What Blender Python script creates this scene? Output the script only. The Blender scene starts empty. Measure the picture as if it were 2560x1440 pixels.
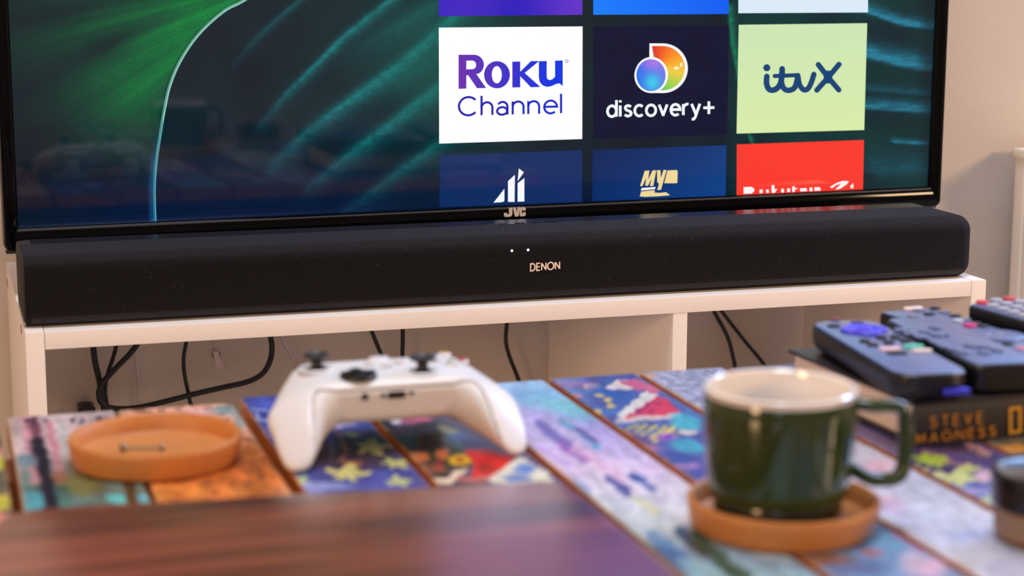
import bpy, bmesh, math, random
import numpy as np
from mathutils import Vector, Matrix
from mathutils.geometry import tessellate_polygon

SC = bpy.context.scene
COL = SC.collection
PI = math.pi

# ------------------------------------------------------------------ camera
CAM = np.array([-0.61945, -1.58533, 0.31934])
CR = np.array([0.956195, -0.292717, 0.002655])
CU = np.array([0.050124, 0.172656, 0.983706])
CW = np.array([0.288406, 0.940482, -0.179765])
FPX = 4755.18
cd = bpy.data.cameras.new('camera')
cam = bpy.data.objects.new('camera', cd)
COL.objects.link(cam)
M = Matrix(((CR[0], CU[0], -CW[0], CAM[0]), (CR[1], CU[1], -CW[1], CAM[1]), (CR[2], CU[2], -CW[2], CAM[2]), (0, 0, 0, 1)))
cam.matrix_world = M
cd.sensor_width = 36
cd.lens = FPX / 2560 * 36
cd.clip_start = 0.05
cd.dof.use_dof = True
cd.dof.focus_distance = 1.76
cd.dof.aperture_fstop = 6.2
SC.camera = cam

# ------------------------------------------------------------------ world, lights, exposure
SC.view_settings.view_transform = 'Standard'
SC.view_settings.look = 'None'
SC.view_settings.gamma = 1
SC.view_settings.use_curve_mapping = False
SC.view_settings.exposure = 0.0
wd = bpy.data.worlds.new('world')
SC.world = wd
wd.use_nodes = True
wd.node_tree.nodes['Background'].inputs[0].default_value = (0.75, 0.82, 1, 1)
wd.node_tree.nodes['Background'].inputs[1].default_value = 0.10


def area(name, loc, target, size, power, color, size_y=None):
    d = bpy.data.lights.new(name, 'AREA')
    d.size = size
    if size_y:
        d.shape = 'RECTANGLE'
        d.size_y = size_y
    d.energy = power
    d.color = color
    o = bpy.data.objects.new(name, d)
    o.location = loc
    o.rotation_euler = (Vector(target) - Vector(loc)).to_track_quat('-Z', 'Y').to_euler()
    COL.objects.link(o)
    return o


area('ceiling_light', (-0.25, -0.45, 1.95), (-0.25, -0.5, 0), 0.8, 30, (0.76, 0.86, 1.0))
area('window_right_daylight', (1.15, 0.34, 0.90), (0.1, -0.9, 0.0), 1.0, 42, (0.40, 0.58, 1.0), 0.8)
area('rear_cool_fill', (-1.3, -3.45, 1.15), (-0.2, 0.2, 0.1), 1.3, 12, (0.72, 0.84, 1.0))  # added cool fill from behind the camera, no window built there
area('lamp_right', (1.75, -1.75, 0.72), (0.1, 0.2, 0.0), 0.34, 27, (1.0, 0.68, 0.41))
area('lamp_left', (-2.1, -1.75, 0.55), (-0.3, 0.0, -0.05), 0.45, 19, (1.0, 0.60, 0.31))


# ------------------------------------------------------------------ geometry of sight lines (true planes in the room)
def ray(U, V):
    return CW + CR * (U - 1280) / FPX - CU * (V - 720) / FPX


def onz(U, V, z):
    d = ray(U, V)
    return CAM + d * ((z - CAM[2]) / d[2])


def ony(U, V, y):
    d = ray(U, V)
    return CAM + d * ((y - CAM[1]) / d[1])


def proj(X, Y, Z):
    dx, dy, dz = X - CAM[0], Y - CAM[1], Z - CAM[2]
    w = dx * CW[0] + dy * CW[1] + dz * CW[2]
    w = np.maximum(w, 0.05)
    return (1280 + FPX * (dx * CR[0] + dy * CR[1] + dz * CR[2]) / w,
            720 - FPX * (dx * CU[0] + dy * CU[1] + dz * CU[2]) / w)


# ------------------------------------------------------------------ colour and materials
def lin(c):
    if isinstance(c, str):
        c = tuple(int(c[i:i + 2], 16) for i in (0, 2, 4))
    return tuple(((x / 255) / 12.92 if x / 255 <= 0.04045 else ((x / 255 + 0.055) / 1.055) ** 2.4) for x in c)


MATS = {}


def mat(name, col=(128, 128, 128), rough=0.5, metal=0.0, spec=0.5, coat=0.0, coat_rough=0.1, bump=0.0, bscale=200, var=0.0,
        vscale=20, emit=None, estr=1.0, vcol=False, evcol=False, aniso=None, sss=0.0):
    if name in MATS:
        return MATS[name]
    m = bpy.data.materials.new(name)
    m.use_nodes = True
    nt = m.node_tree
    b = nt.nodes['Principled BSDF']
    N = nt.nodes.new
    L = nt.links.new
    c = lin(col)
    b.inputs['Base Color'].default_value = (*c, 1)
    b.inputs['Roughness'].default_value = rough
    b.inputs['Metallic'].default_value = metal
    b.inputs['Specular IOR Level'].default_value = spec
    b.inputs['Coat Weight'].default_value = coat
    b.inputs['Coat Roughness'].default_value = coat_rough
    if sss:
        b.inputs['Subsurface Weight'].default_value = sss
        b.inputs['Subsurface Scale'].default_value = 0.004
    tc = N('ShaderNodeTexCoord')
    src = None
    if vcol:
        a = N('ShaderNodeAttribute')
        a.attribute_name = 'Col'
        src = a.outputs['Color']
    if var > 0:
        mp = N('ShaderNodeMapping')
        if aniso:
            mp.inputs['Scale'].default_value = aniso
        L(tc.outputs['Object'], mp.inputs['Vector'])
        n = N('ShaderNodeTexNoise')
        n.inputs['Scale'].default_value = vscale
        n.inputs['Detail'].default_value = 5
        L(mp.outputs[0], n.inputs['Vector'])
        r = N('ShaderNodeMapRange')
        r.inputs['From Min'].default_value = 0.3
        r.inputs['From Max'].default_value = 0.7
        r.inputs['To Min'].default_value = 1 - var
        r.inputs['To Max'].default_value = 1 + var
        L(n.outputs[0], r.inputs['Value'])
        mx = N('ShaderNodeVectorMath')
        mx.operation = 'SCALE'
        if src is not None:
            L(src, mx.inputs[0])
        else:
            mx.inputs[0].default_value = c
        L(r.outputs[0], mx.inputs['Scale'])
        src = mx.outputs[0]
    if src is not None:
        L(src, b.inputs['Base Color'])
    if emit is not None:
        b.inputs['Emission Color'].default_value = (*lin(emit), 1)
        b.inputs['Emission Strength'].default_value = estr
    if evcol:
        a = N('ShaderNodeAttribute')
        a.attribute_name = 'Col'
        L(a.outputs['Color'], b.inputs['Emission Color'])
        b.inputs['Emission Strength'].default_value = estr
    if bump > 0:
        n2 = N('ShaderNodeTexNoise')
        n2.inputs['Scale'].default_value = bscale
        n2.inputs['Detail'].default_value = 4
        L(tc.outputs['Object'], n2.inputs['Vector'])
        bp = N('ShaderNodeBump')
        bp.inputs['Strength'].default_value = bump
        bp.inputs['Distance'].default_value = 0.001
        L(n2.outputs[0], bp.inputs['Height'])
        L(bp.outputs[0], b.inputs['Normal'])
    MATS[name] = m
    return m


def fabric_mat():
    m = bpy.data.materials.new('speaker_fabric')
    m.use_nodes = True
    nt = m.node_tree
    b = nt.nodes['Principled BSDF']
    N = nt.nodes.new
    L = nt.links.new
    uv = N('ShaderNodeUVMap')
    uv.uv_map = 'UVMap'
    sep = N('ShaderNodeSeparateXYZ')
    L(uv.outputs[0], sep.inputs[0])

    def sine(sock, period, other, wob):
        a = N('ShaderNodeMath'); a.operation = 'MULTIPLY_ADD'; a.inputs[1].default_value = wob
        L(other, a.inputs[0]); L(sock, a.inputs[2])
        q = N('ShaderNodeMath'); q.operation = 'MULTIPLY'; q.inputs[1].default_value = 2 * PI / period
        L(a.outputs[0], q.inputs[0])
        t = N('ShaderNodeMath'); t.operation = 'SINE'
        L(q.outputs[0], t.inputs[0])
        return t.outputs[0]
    s1 = sine(sep.outputs[0], 0.0023, sep.outputs[1], 0.06)
    s2 = sine(sep.outputs[1], 0.0020, sep.outputs[0], 0.0)
    mu = N('ShaderNodeMath'); mu.operation = 'MULTIPLY'
    L(s1, mu.inputs[0]); L(s2, mu.inputs[1])
    no = N('ShaderNodeTexNoise'); no.inputs['Scale'].default_value = 900; no.inputs['Detail'].default_value = 3
    L(uv.outputs[0], no.inputs['Vector'])
    add = N('ShaderNodeMath'); add.operation = 'ADD'
    L(mu.outputs[0], add.inputs[0]); L(no.outputs[0], add.inputs[1])
    r = N('ShaderNodeMapRange')
    r.inputs['From Min'].default_value = -0.3
    r.inputs['From Max'].default_value = 1.5
    r.inputs['To Min'].default_value = 0.05
    r.inputs['To Max'].default_value = 2.6
    L(add.outputs[0], r.inputs['Value'])
    vm = N('ShaderNodeVectorMath'); vm.operation = 'SCALE'
    vm.inputs[0].default_value = lin((20, 15, 13))
    L(r.outputs[0], vm.inputs['Scale'])
    # dust specks
    vo = N('ShaderNodeTexVoronoi'); vo.inputs['Scale'].default_value = 260
    L(uv.outputs[0], vo.inputs['Vector'])
    lt = N('ShaderNodeMath'); lt.operation = 'LESS_THAN'; lt.inputs[1].default_value = 0.09
    L(vo.outputs['Distance'], lt.inputs[0])
    sc = N('ShaderNodeSeparateColor'); L(vo.outputs['Color'], sc.inputs[0])
    gt = N('ShaderNodeMath'); gt.operation = 'GREATER_THAN'; gt.inputs[1].default_value = 0.86
    L(sc.outputs[0], gt.inputs[0])
    an = N('ShaderNodeMath'); an.operation = 'MULTIPLY'
    L(lt.outputs[0], an.inputs[0]); L(gt.outputs[0], an.inputs[1])
    mx = N('ShaderNodeMix'); mx.data_type = 'RGBA'
    L(an.outputs[0], mx.inputs[0]); L(vm.outputs[0], mx.inputs[6]); mx.inputs[7].default_value = (0.16, 0.14, 0.12, 1)
    L(mx.outputs[2], b.inputs['Base Color'])
    b.inputs['Roughness'].default_value = 0.85
    b.inputs['Specular IOR Level'].default_value = 0.14
    b.inputs['Sheen Weight'].default_value = 0.13
    b.inputs['Sheen Tint'].default_value = (.7, .75, 1, 1)
    b.inputs['Sheen Roughness'].default_value = 0.3
    bp = N('ShaderNodeBump'); bp.inputs['Strength'].default_value = 0.9; bp.inputs['Distance'].default_value = 0.0008
    L(add.outputs[0], bp.inputs['Height']); L(bp.outputs[0], b.inputs['Normal'])
    return m


# ------------------------------------------------------------------ object helpers
def link(name, me, parent=None, loc=None, rot=None):
    o = bpy.data.objects.new(name, me)
    COL.objects.link(o)
    if parent:
        o.parent = parent
    if loc is not None:
        o.location = [float(v) for v in loc]
    if rot is not None:
        o.rotation_euler = rot
    return o


def mesh(name, V, F, m, parent=None, smooth=False, loc=None, rot=None, mats=None, fm=None):
    me = bpy.data.meshes.new(name)
    me.from_pydata([tuple(map(float, v)) for v in V], [], F)
    if mats:
        for q in mats:
            me.materials.append(q)
        if fm is not None:
            me.polygons.foreach_set('material_index', fm)
    else:
        me.materials.append(m)
    if smooth:
        me.polygons.foreach_set('use_smooth', [True] * len(me.polygons))
        if smooth != 'all':
            me.set_sharp_from_angle(angle=math.radians(40))
    me.update()
    return link(name, me, parent, loc, rot)


def fixn(o):
    bm = bmesh.new()
    bm.from_mesh(o.data)
    bmesh.ops.recalc_face_normals(bm, faces=bm.faces)
    bm.to_mesh(o.data)
    bm.free()
    return o


def thing(name, label, cat, loc=(0, 0, 0), rz=0, group=None):
    o = bpy.data.objects.new(name, None)
    COL.objects.link(o)
    o.location = [float(v) for v in loc]
    o.rotation_euler = (0, 0, rz)
    o.empty_display_size = 0.02
    o['label'] = label
    o['category'] = cat
    if group:
        o['group'] = group
    return o


def tag(o, label, cat, group=None):
    o['label'] = label
    o['category'] = cat
    if group:
        o['group'] = group
    return o


def box(name, c, s, m, parent=None, bev=0.0, seg=2):
    bm = bmesh.new()
    bmesh.ops.create_cube(bm, size=1)
    for v in bm.verts:
        v.co = Vector((v.co.x * s[0] + c[0], v.co.y * s[1] + c[1], v.co.z * s[2] + c[2]))
    if bev > 0:
        bmesh.ops.bevel(bm, geom=list(bm.edges), offset=bev, segments=seg, profile=0.7, affect='EDGES')
    me = bpy.data.meshes.new(name)
    bm.to_mesh(me)
    bm.free()
    me.materials.append(m)
    if bev > 0:
        me.polygons.foreach_set('use_smooth', [True] * len(me.polygons))
        me.set_sharp_from_angle(angle=math.radians(50))
    return link(name, me, parent)


def loops(name, LL, m, parent=None, cap0=True, cap1=True, smooth=True, closed=False, **k):
    n = len(LL[0])
    V = [p for l in LL for p in l]
    F = []
    cnt = len(LL)
    for i in range(cnt if closed else cnt - 1):
        a, b = i * n, ((i + 1) % cnt) * n
        for j in range(n):
            j2 = (j + 1) % n
            F.append((a + j, a + j2, b + j2, b + j))
    if cap0 and not closed:
        F.append(tuple(range(n))[::-1])
    if cap1 and not closed:
        F.append(tuple((cnt - 1) * n + j for j in range(n)))
    o = mesh(name, V, F, m, parent, smooth=smooth, **k)
    return fixn(o)


def rrect(w, h, r, n=6, cx=0, cy=0):
    r = max(min(r, w / 2 - 1e-5, h / 2 - 1e-5), 1e-5)
    P = []
    for (sx, sy, a0) in ((1, 1, 0), (-1, 1, 90), (-1, -1, 180), (1, -1, 270)):
        for i in range(n + 1):
            a = math.radians(a0 + 90 * i / n)
            P.append((cx + sx * (w / 2 - r) + r * math.cos(a), cy + sy * (h / 2 - r) + r * math.sin(a)))
    return P


def rprism(name, w, l, z0, z1, R, e, m, parent=None, eb=None, n=6, seg=4, **k):
    """rounded plate, fillet e on the top edge and eb on the bottom edge"""
    eb = e if eb is None else eb
    LL = []
    for i in range(seg + 1):
        a = PI / 2 * i / seg
        d = eb * (1 - math.sin(a))
        LL.append([(x, y, z0 + eb * (1 - math.cos(a))) for x, y in rrect(w - 2 * d, l - 2 * d, R - d, n)])
    for i in range(seg + 1):
        a = PI / 2 * i / seg
        d = e * (1 - math.cos(a))
        LL.append([(x, y, z1 - e + e * math.sin(a)) for x, y in rrect(w - 2 * d, l - 2 * d, R - d, n)])
    return loops(name, LL, m, parent, **k)


def lathe(name, prof, m, parent=None, n=64, cap0=False, cap1=False, **k):
    LL = [[(r * math.cos(2 * PI * j / n), r * math.sin(2 * PI * j / n), z) for j in range(n)] for r, z in prof]
    return loops(name, LL, m, parent, cap0, cap1, **k)


def smooth_path(P, sub=8):
    P = [np.array(p, float) for p in P]
    if len(P) < 3:
        return P
    Q = [2 * P[0] - P[1]] + P + [2 * P[-1] - P[-2]]
    out = []
    for i in range(1, len(Q) - 2):
        for k in range(sub):
            t = k / sub
            out.append(0.5 * ((2 * Q[i]) + (-Q[i - 1] + Q[i + 1]) * t + (2 * Q[i - 1] - 5 * Q[i] + 4 * Q[i + 1] - Q[i + 2]) * t * t
                              + (-Q[i - 1] + 3 * Q[i] - 3 * Q[i + 1] + Q[i + 2]) * t ** 3))
    out.append(P[-1])
    return out


def tube(name, P, r, m, parent=None, n=12, sub=8, flat=1.0, **k):
    P = smooth_path(P, sub)
    LL = []
    up = np.array([0, 1, 0.001])
    for i, p in enumerate(P):
        t = P[min(i + 1, len(P) - 1)] - P[max(i - 1, 0)]
        t = t / (np.linalg.norm(t) + 1e-12)
        a = np.cross(t, up)
        if np.linalg.norm(a) < 1e-3:
            a = np.cross(t, np.array([1, 0, 0]))
        a /= np.linalg.norm(a)
        b = np.cross(t, a)
        LL.append([tuple(p + a * r * math.cos(2 * PI * j / n) + b * r * flat * math.sin(2 * PI * j / n)) for j in range(n)])
    return loops(name, LL, m, parent, smooth='all', **k)


def bake(o, M4):
    o.data.transform(M4)
    return o


# ------------------------------------------------------------------ flat lettering made of strokes and outlines
def arc(cx, cy, rx, a0, a1, ry=None, n=18):
    ry = rx if ry is None else ry
    return [(cx + rx * math.cos(math.radians(a0 + (a1 - a0) * i / n)), cy + ry * math.sin(math.radians(a0 + (a1 - a0) * i / n)))
            for i in range(n + 1)]


def ribbon(P, w, closed=False):
    """flat ribbon along 2-D points; returns verts, quads"""
    P = [np.array(p, float) for p in P]
    n = len(P)
    V = []
    F = []
    for i in range(n):
        if closed:
            a, b = P[(i - 1) % n], P[(i + 1) % n]
            d1, d2 = P[i] - a, b - P[i]
        else:
            d1 = P[i] - P[i - 1] if i > 0 else P[1] - P[0]
            d2 = P[i + 1] - P[i] if i < n - 1 else P[-1] - P[-2]
        d1 = d1 / (np.linalg.norm(d1) + 1e-12)
        d2 = d2 / (np.linalg.norm(d2) + 1e-12)
        n1 = np.array([-d1[1], d1[0]])
        n2 = np.array([-d2[1], d2[0]])
        mm = n1 + n2
        mm = mm / (np.linalg.norm(mm) + 1e-12)
        s = 1 / max(0.35, float(mm @ n1))
        V.append(P[i] + mm * w / 2 * s)
        V.append(P[i] - mm * w / 2 * s)
    for i in range(n if closed else n - 1):
        j = (i + 1) % n
        F.append((2 * i, 2 * i + 1, 2 * j + 1, 2 * j))
    return V, F


G = {}
G['C'] = (1.42, [arc(.74, .72, .70, 42, 318, n=26)])
G['h'] = (.86, [[(0, 0), (0, 1.5)], [(0, .5)] + arc(.4, .58, .40, 170, 0, .40) + [(.8, 0)]])
G['a'] = (.86, [arc(.40, .62, .36, 150, 0, .36) + [(.76, 0)], arc(.37, .29, .37, 0, 360, .29, 24)])
G['n'] = (.86, [[(0, 0), (0, 1)], [(0, .5)] + arc(.4, .58, .40, 170, 0, .40) + [(.8, 0)]])
G['e'] = (.98, [[(.04, .52), (.95, .52)] + arc(.5, .5, .47, 2, 312, .49, 26)])
G['l'] = (.10, [[(0, 0), (0, 1.5)]])
G['d'] = (.98, [arc(.45, .5, .46, 0, 360, .49, 26), [(.92, 0), (.92, 1.5)]])
G['i'] = (.10, [[(0, 0), (0, 1)], [(0, 1.28), (0, 1.48)]])
G['s'] = (.72, [[(.66, .85), (.52, .95), (.34, .98), (.13, .90), (.08, .74), (.18, .59), (.40, .51), (.62, .42), (.70, .27), (.62, .10), (.40, .02), (.20, .05), (.03, .16)]])
G['c'] = (.86, [arc(.48, .5, .47, 45, 315, .49, 22)])
G['o'] = (1.0, [arc(.5, .5, .49, 0, 360, .49, 26)])
G['v'] = (.86, [[(0, 1.0), (.45, -.02)], [(.84, 1.0), (.39, -.02)]])
G['r'] = (.52, [[(0, 0), (0, 1)], [(0, .5)] + arc(.42, .55, .42, 170, 75, .44, 10)])
G['y'] = (.88, [[(.86, 1), (.36, -.24), (.22, -.38), (.02, -.40)], [(0, 1), (.46, .02)]])
G['+'] = (1.15, [[(0, .62), (1.15, .62)], [(.575, .05), (.575, 1.2)]])
G['D'] = (1.1, [[(0, .5), (0, 1.44), (.45, 1.44)] + arc(.45, .72, .62, 90, -90, .72, 18) + [(0, 0), (0, .6)]])
G['E'] = (.8, [[(.8, 1.44), (0, 1.44), (0, 0), (.8, 0)], [(0, .74), (.72, .74)]])
G['N'] = (1.08, [[(0, 0), (0, 1.44)], [(.03, 1.40), (1.02, .04)], [(1.05, 0), (1.05, 1.44)]])
G['O'] = (1.45, [arc(.72, .72, .74, 0, 360, .74, 30)])
G['J'] = (.8, [[(.75, 1.44), (.75, .35)] + arc(.42, .33, .33, 0, -165, .33, 12)])
G['V'] = (1.05, [[(0, 1.44), (.55, 0)], [(1.0, 1.44), (.45, 0)]])
G['K'] = (.95, [[(0, 0), (0, 1.44)], [(.85, 1.44), (.05, .66), (.9, 0)]])
G['S'] = (.85, [[(.8, 1.2), (.62, 1.38), (.4, 1.44), (.14, 1.34), (.07, 1.1), (.18, .88), (.42, .75), (.7, .62), (.82, .38), (.7, .1), (.42, 0), (.18, .06), (0, .25)]])
G['T'] = (.9, [[(0, 1.44), (.95, 1.44)], [(.475, 1.44), (.475, 0)]])
G['M'] = (1.25, [[(0, 0), (.10, 1.44)], [(.10, 1.40), (.62, .2)], [(1.1, 1.40), (.58, .2)], [(1.1, 1.44), (1.2, 0)]])
G['A'] = (1.1, [[(0, 0), (.58, 1.44)], [(1.1, 0), (.52, 1.44)], [(.2, .45), (.9, .45)]])
G['G'] = (1.3, [arc(.7, .72, .68, 45, 350, .72, 24) + [(1.36, .72), (.8, .72)]])
G['X'] = (.95, [[(0, 0), (.95, 1.44)], [(0, 1.44), (.95, 0)]])
G['Y'] = (.95, [[(0, 1.44), (.47, .7), (.95, 1.44)], [(.47, .7), (.47, 0)]])
G['B'] = (.9, [[(0, .3), (0, 1.44), (.45, 1.44)] + arc(.45, 1.08, .34, 90, -90, .36, 10) + [(.1, .72), (.5, .72)] + arc(.5, .36, .38, 90, -90, .36, 10) + [(0, 0), (0, .5)]])
G['R'] = (.9, [[(0, 0), (0, 1.44), (.45, 1.44)] + arc(.45, 1.05, .38, 90, -90, .39, 10) + [(.05, .66)], [(.4, .66), (.85, 0)]])
G['u'] = (.86, [[(0, 1)] + arc(.4, .42, .40, 180, 360, .42) + [(.8, 1)], [(.8, 1), (.8, 0)]])
G['t'] = (.6, [[(.25, 1.4), (.25, .25), (.4, .02), (.6, .02)], [(0, 1), (.6, 1)]])
G['k'] = (.7, [[(0, 0), (0, 1.5)], [(.65, 1), (.05, .45), (.7, 0)]])
G[' '] = (.4, [])


def text_strokes(s, gap=.3):
    x = 0
    out = []
    for ch in s:
        adv, st = G[ch]
        for l in st:
            out.append([(px + x, py) for px, py in l])
        x += adv + gap
    return out, x - gap


def vnoise(x, y, seed=0):
    """smooth value noise, numpy"""
    rs = np.random.RandomState(seed)
    T = rs.rand(256, 256)
    xi, yi = np.floor(x).astype(int), np.floor(y).astype(int)
    fx, fy = x - xi, y - yi
    fx, fy = fx * fx * (3 - 2 * fx), fy * fy * (3 - 2 * fy)
    g = lambda a, b: T[a % 256, b % 256]
    return (g(xi, yi) * (1 - fx) + g(xi + 1, yi) * fx) * (1 - fy) + (g(xi, yi + 1) * (1 - fx) + g(xi + 1, yi + 1) * fx) * fy


def linarr(A):
    A = np.clip(A, 0, 255) / 255
    return np.where(A <= 0.04045, A / 12.92, ((A + 0.055) / 1.055) ** 2.4)


def set_cols(me, rgb):
    a = me.color_attributes.new('Col', 'FLOAT_COLOR', 'POINT')
    c = np.ones((len(me.vertices), 4), dtype=np.float32)
    c[:, :3] = rgb
    a.data.foreach_set('color', c.ravel())


def grid(name, xs, ys, fn3, m, parent=None):
    """fn3(X,Y) -> Nx3 array"""
    X, Y = np.meshgrid(xs, ys, indexing='ij')
    P = fn3(X.ravel(), Y.ravel())
    nx, ny = len(xs), len(ys)
    I = np.arange(nx * ny).reshape(nx, ny)
    F = np.stack([I[:-1, :-1], I[1:, :-1], I[1:, 1:], I[:-1, 1:]], -1).reshape(-1, 4)
    me = bpy.data.meshes.new(name)
    me.vertices.add(len(P))
    me.vertices.foreach_set('co', P.astype(np.float32).ravel())
    me.loops.add(F.size)
    me.loops.foreach_set('vertex_index', F.astype(np.int32).ravel())
    me.polygons.add(len(F))
    me.polygons.foreach_set('loop_start', (np.arange(len(F)) * 4).astype(np.int32))
    me.update(calc_edges=True)
    me.materials.append(m)
    return link(name, me, parent), X.ravel(), Y.ravel()


# ================================================================== THE ROOM
wallm = mat('wall_paint', (206, 188, 168), rough=0.85, spec=0.2, bump=0.35, bscale=260, var=0.03, vscale=6)
ceilm = mat('ceiling_paint', (215, 212, 206), rough=0.9, spec=0.2)
floorm = mat('pale_floor_boards', (172, 176, 184), rough=0.7, var=0.25, vscale=12, aniso=(1, 9, 1))
trimm = mat('trim_paint', (225, 218, 208), rough=0.4)
FZ, CZ = -0.42, 1.98
XL, XR, YN, YF = -2.6, 2.3, -3.6, 0.378


def struct(name, c, s, m, bev=0):
    o = box(name, c, s, m, bev=bev)
    o['kind'] = 'structure'
    return o


struct('wall_back', ((XL + XR) / 2, YF + .05, (FZ + CZ) / 2), (XR - XL + .2, .1, CZ - FZ), wallm)
struct('wall_front', ((XL + XR) / 2, YN - .05, (FZ + CZ) / 2), (XR - XL + .2, .1, CZ - FZ), wallm)
struct('wall_left', (XL - .05, (YN + YF) / 2, (FZ + CZ) / 2), (.1, YF - YN, CZ - FZ), wallm)
struct('wall_right', (XR + .05, (YN + YF) / 2, (FZ + CZ) / 2), (.1, YF - YN, CZ - FZ), wallm)
struct('floor', ((XL + XR) / 2, (YN + YF) / 2, FZ - .05), (XR - XL + .2, YF - YN + .2, .1), floorm)
struct('ceiling', ((XL + XR) / 2, (YN + YF) / 2, CZ + .05), (XR - XL + .2, YF - YN + .2, .1), ceilm)
struct('baseboard_back', ((XL + XR) / 2, YF - .0075, FZ + .05), (XR - XL, .015, .10), trimm, bev=.003)

# window above the radiator, outside the picture, where the daylight comes in
winm = mat('window_frame_paint', (230, 226, 220), rough=0.35)
sky_m = mat('sky_pane', (20, 24, 30), rough=0.1, emit=(120, 160, 220), estr=1.0)
wf = struct('window_1', (1.15, YF - .004, .90), (1.08, .008, .88), sky_m)
for c_, s_ in (((0, -.012, .46), (1.16, .04, .05)), ((0, -.012, -.46), (1.16, .06, .05)), ((-.56, -.012, 0), (.05, .04, .90)), ((.56, -.012, 0), (.05, .04, .90)), ((0, -.010, 0), (.04, .03, .88))):
    o = box('window_frame', c_, s_, winm, wf, .003)
    o.location = (1.15, YF, .90)

# ================================================================== MEDIA UNIT
SXL, SXR, DS, TB = -0.5530, 0.3431, 0.3650, 0.0153
lam = mat('white_laminate', (244, 232, 222), rough=0.38, var=0.015, vscale=8)
lamd = mat('laminate_hole', (150, 132, 120), rough=0.6)
unit = thing('media_unit', 'white laminate open-backed media unit standing under the television against the wall', 'shelf unit', ((SXL + SXR) / 2, DS / 2, FZ))
ux, uy = (SXL + SXR) / 2, DS / 2


def ubox(name, x0, x1, y0, y1, z0, z1, bev=.0009):
    return box(name, ((x0 + x1) / 2 - ux, (y0 + y1) / 2 - uy, (z0 + z1) / 2 - FZ), (x1 - x0, y1 - y0, z1 - z0), lam, unit, bev)


pl = ubox('side_panel', SXL, SXL + TB, 0, DS, FZ + .001, 0)
ubox('side_panel', SXR - TB, SXR, 0, DS, FZ + .001, 0)
ubox('top_board', SXL + TB + .0004, SXR - TB - .0004, 0.0006, .338, -TB, -.0003)
ubox('bottom_board', SXL + TB + .0004, SXR - TB - .0004, 0.0006, DS, FZ + .03, FZ + .03 + TB)
ubox('divider', .0210, .0352, 0.001, DS, FZ + .03 + TB, -TB)
for (u_, v_) in ((17, 697), (54, 823), (21, 1000)):
    t_ = (u_ - 12) / 52.0
    d_ = ray(u_, v_)
    k_ = (SXL - CAM[0]) / d_[0]
    p_ = CAM + d_ * k_
    y_ = min(max(p_[1], .02), DS - .02)
    LL = [[(-.0004 - d, r * math.cos(a), r * math.sin(a)) for a in np.linspace(0, 2 * PI, 17)[:-1]] for r, d in ((.0045, -.0006), (.0042, .0003), (.003, .0003), (.0026, -.0005))]
    o = loops('screw_cap', LL, lamd, pl)
    bake(o, Matrix.Translation((SXL - ux, y_ - uy, p_[2] - FZ)))

# ================================================================== TELEVISION
TX, TY, TZ, TYAW = -0.54724, 0.16918, 0.06316, 0.04119
TW, TH = 0.9407, 0.530
ca, sa = math.cos(TYAW), math.sin(TYAW)
tvc = (TX + ca * TW / 2, TY + sa * TW / 2, 0.0)
tv = thing('television', 'large glossy black flat-screen television showing a streaming app menu behind the soundbar', 'television', tvc, TYAW)


def tvuv(U, V, dep=0.0):
    """sight line to the screen plane (dep metres in front of it) -> tv local x,z"""
    n = np.array([-sa, ca, 0])
    o = np.array([TX, TY, TZ]) - n * dep
    d = ray(U, V)
    t = ((o - CAM) @ n) / (d @ n)
    P = CAM + d * t - o
    return P[0] * ca + P[1] * sa - TW / 2, P[2] + TZ


gloss = mat('glossy_black_plastic', (4, 4, 5), rough=0.07, spec=0.15, bump=0.02, bscale=30)
dark = mat('matte_black_plastic', (22, 22, 24), rough=0.5)
steel = mat('brushed_trim', (62, 61, 62), rough=0.5, metal=0.2)


def rr_loop(x0, x1, z0, z1, r, y, n=8):
    return [(px, y, pz) for px, pz in rrect(x1 - x0, z1 - z0, r, n, (x0 + x1) / 2, (z0 + z1) / 2)]


hw = TW / 2
zb, zt_ = TZ, TZ + TH
ox, ob, ot = .0138, .0215, .0138
LL = [rr_loop(-hw, hw, zb, zt_, .0004, .0010), rr_loop(-hw - .0016, hw + .0016, zb - .0016, zt_ + .0016, .001, -.0045),
      rr_loop(-hw - .0030, hw + .0030, zb - .0032, zt_ + .003, .001, -.0058),
      rr_loop(-hw - ox + .0035, hw + ox - .0035, zb - ob + .0035, zt_ + ot - .0035, .004, -.0070),
      rr_loop(-hw - ox + .001, hw + ox - .001, zb - ob + .001, zt_ + ot - .001, .006, -.0058),
      rr_loop(-hw - ox, hw + ox, zb - ob, zt_ + ot, .007, -.0030),
      rr_loop(-hw - ox, hw + ox, zb - ob, zt_ + ot, .007, .0120),
      rr_loop(-hw - ox + .006, hw + ox - .006, zb - ob + .004, zt_ + ot - .006, .009, .0160)]
loops('bezel', LL, gloss, tv, cap0=False, cap1=True)
loops('back_cover', [rr_loop(-hw + .01, hw - .01, zb, zt_ - .01, .01, .0158), rr_loop(-hw + .03, hw - .03, zb + .01, zt_ - .03, .01, .030),
                     rr_loop(-hw + .12, hw - .12, zb + .03, zt_ - .12, .02, .060)], dark, tv, cap0=False)
box('screen_lip', (0, -.0052, zb - .0022), (TW + .001, .0012, .0016), steel, tv, .0004)
for sx in (-1, 1):
    box('lower_clip', (sx * (hw + .004), .006, zb - ob - .0012), (.016, .012, .0022), steel, tv, .0006)
    lg = loops('foot', [[(px + sx * .30, py + .012, z) for px, py in rrect(w_, d_, .008)] for w_, d_, z in ((.05, .10, .0004), (.05, .10, .004), (.03, .03, .010), (.022, .02, zb - ob + .004))], dark, tv)


# ---- the picture on the screen
scrm = mat('screen_picture', (2, 2, 3), rough=0.045, spec=0.55, evcol=True, estr=1.0)


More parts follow.
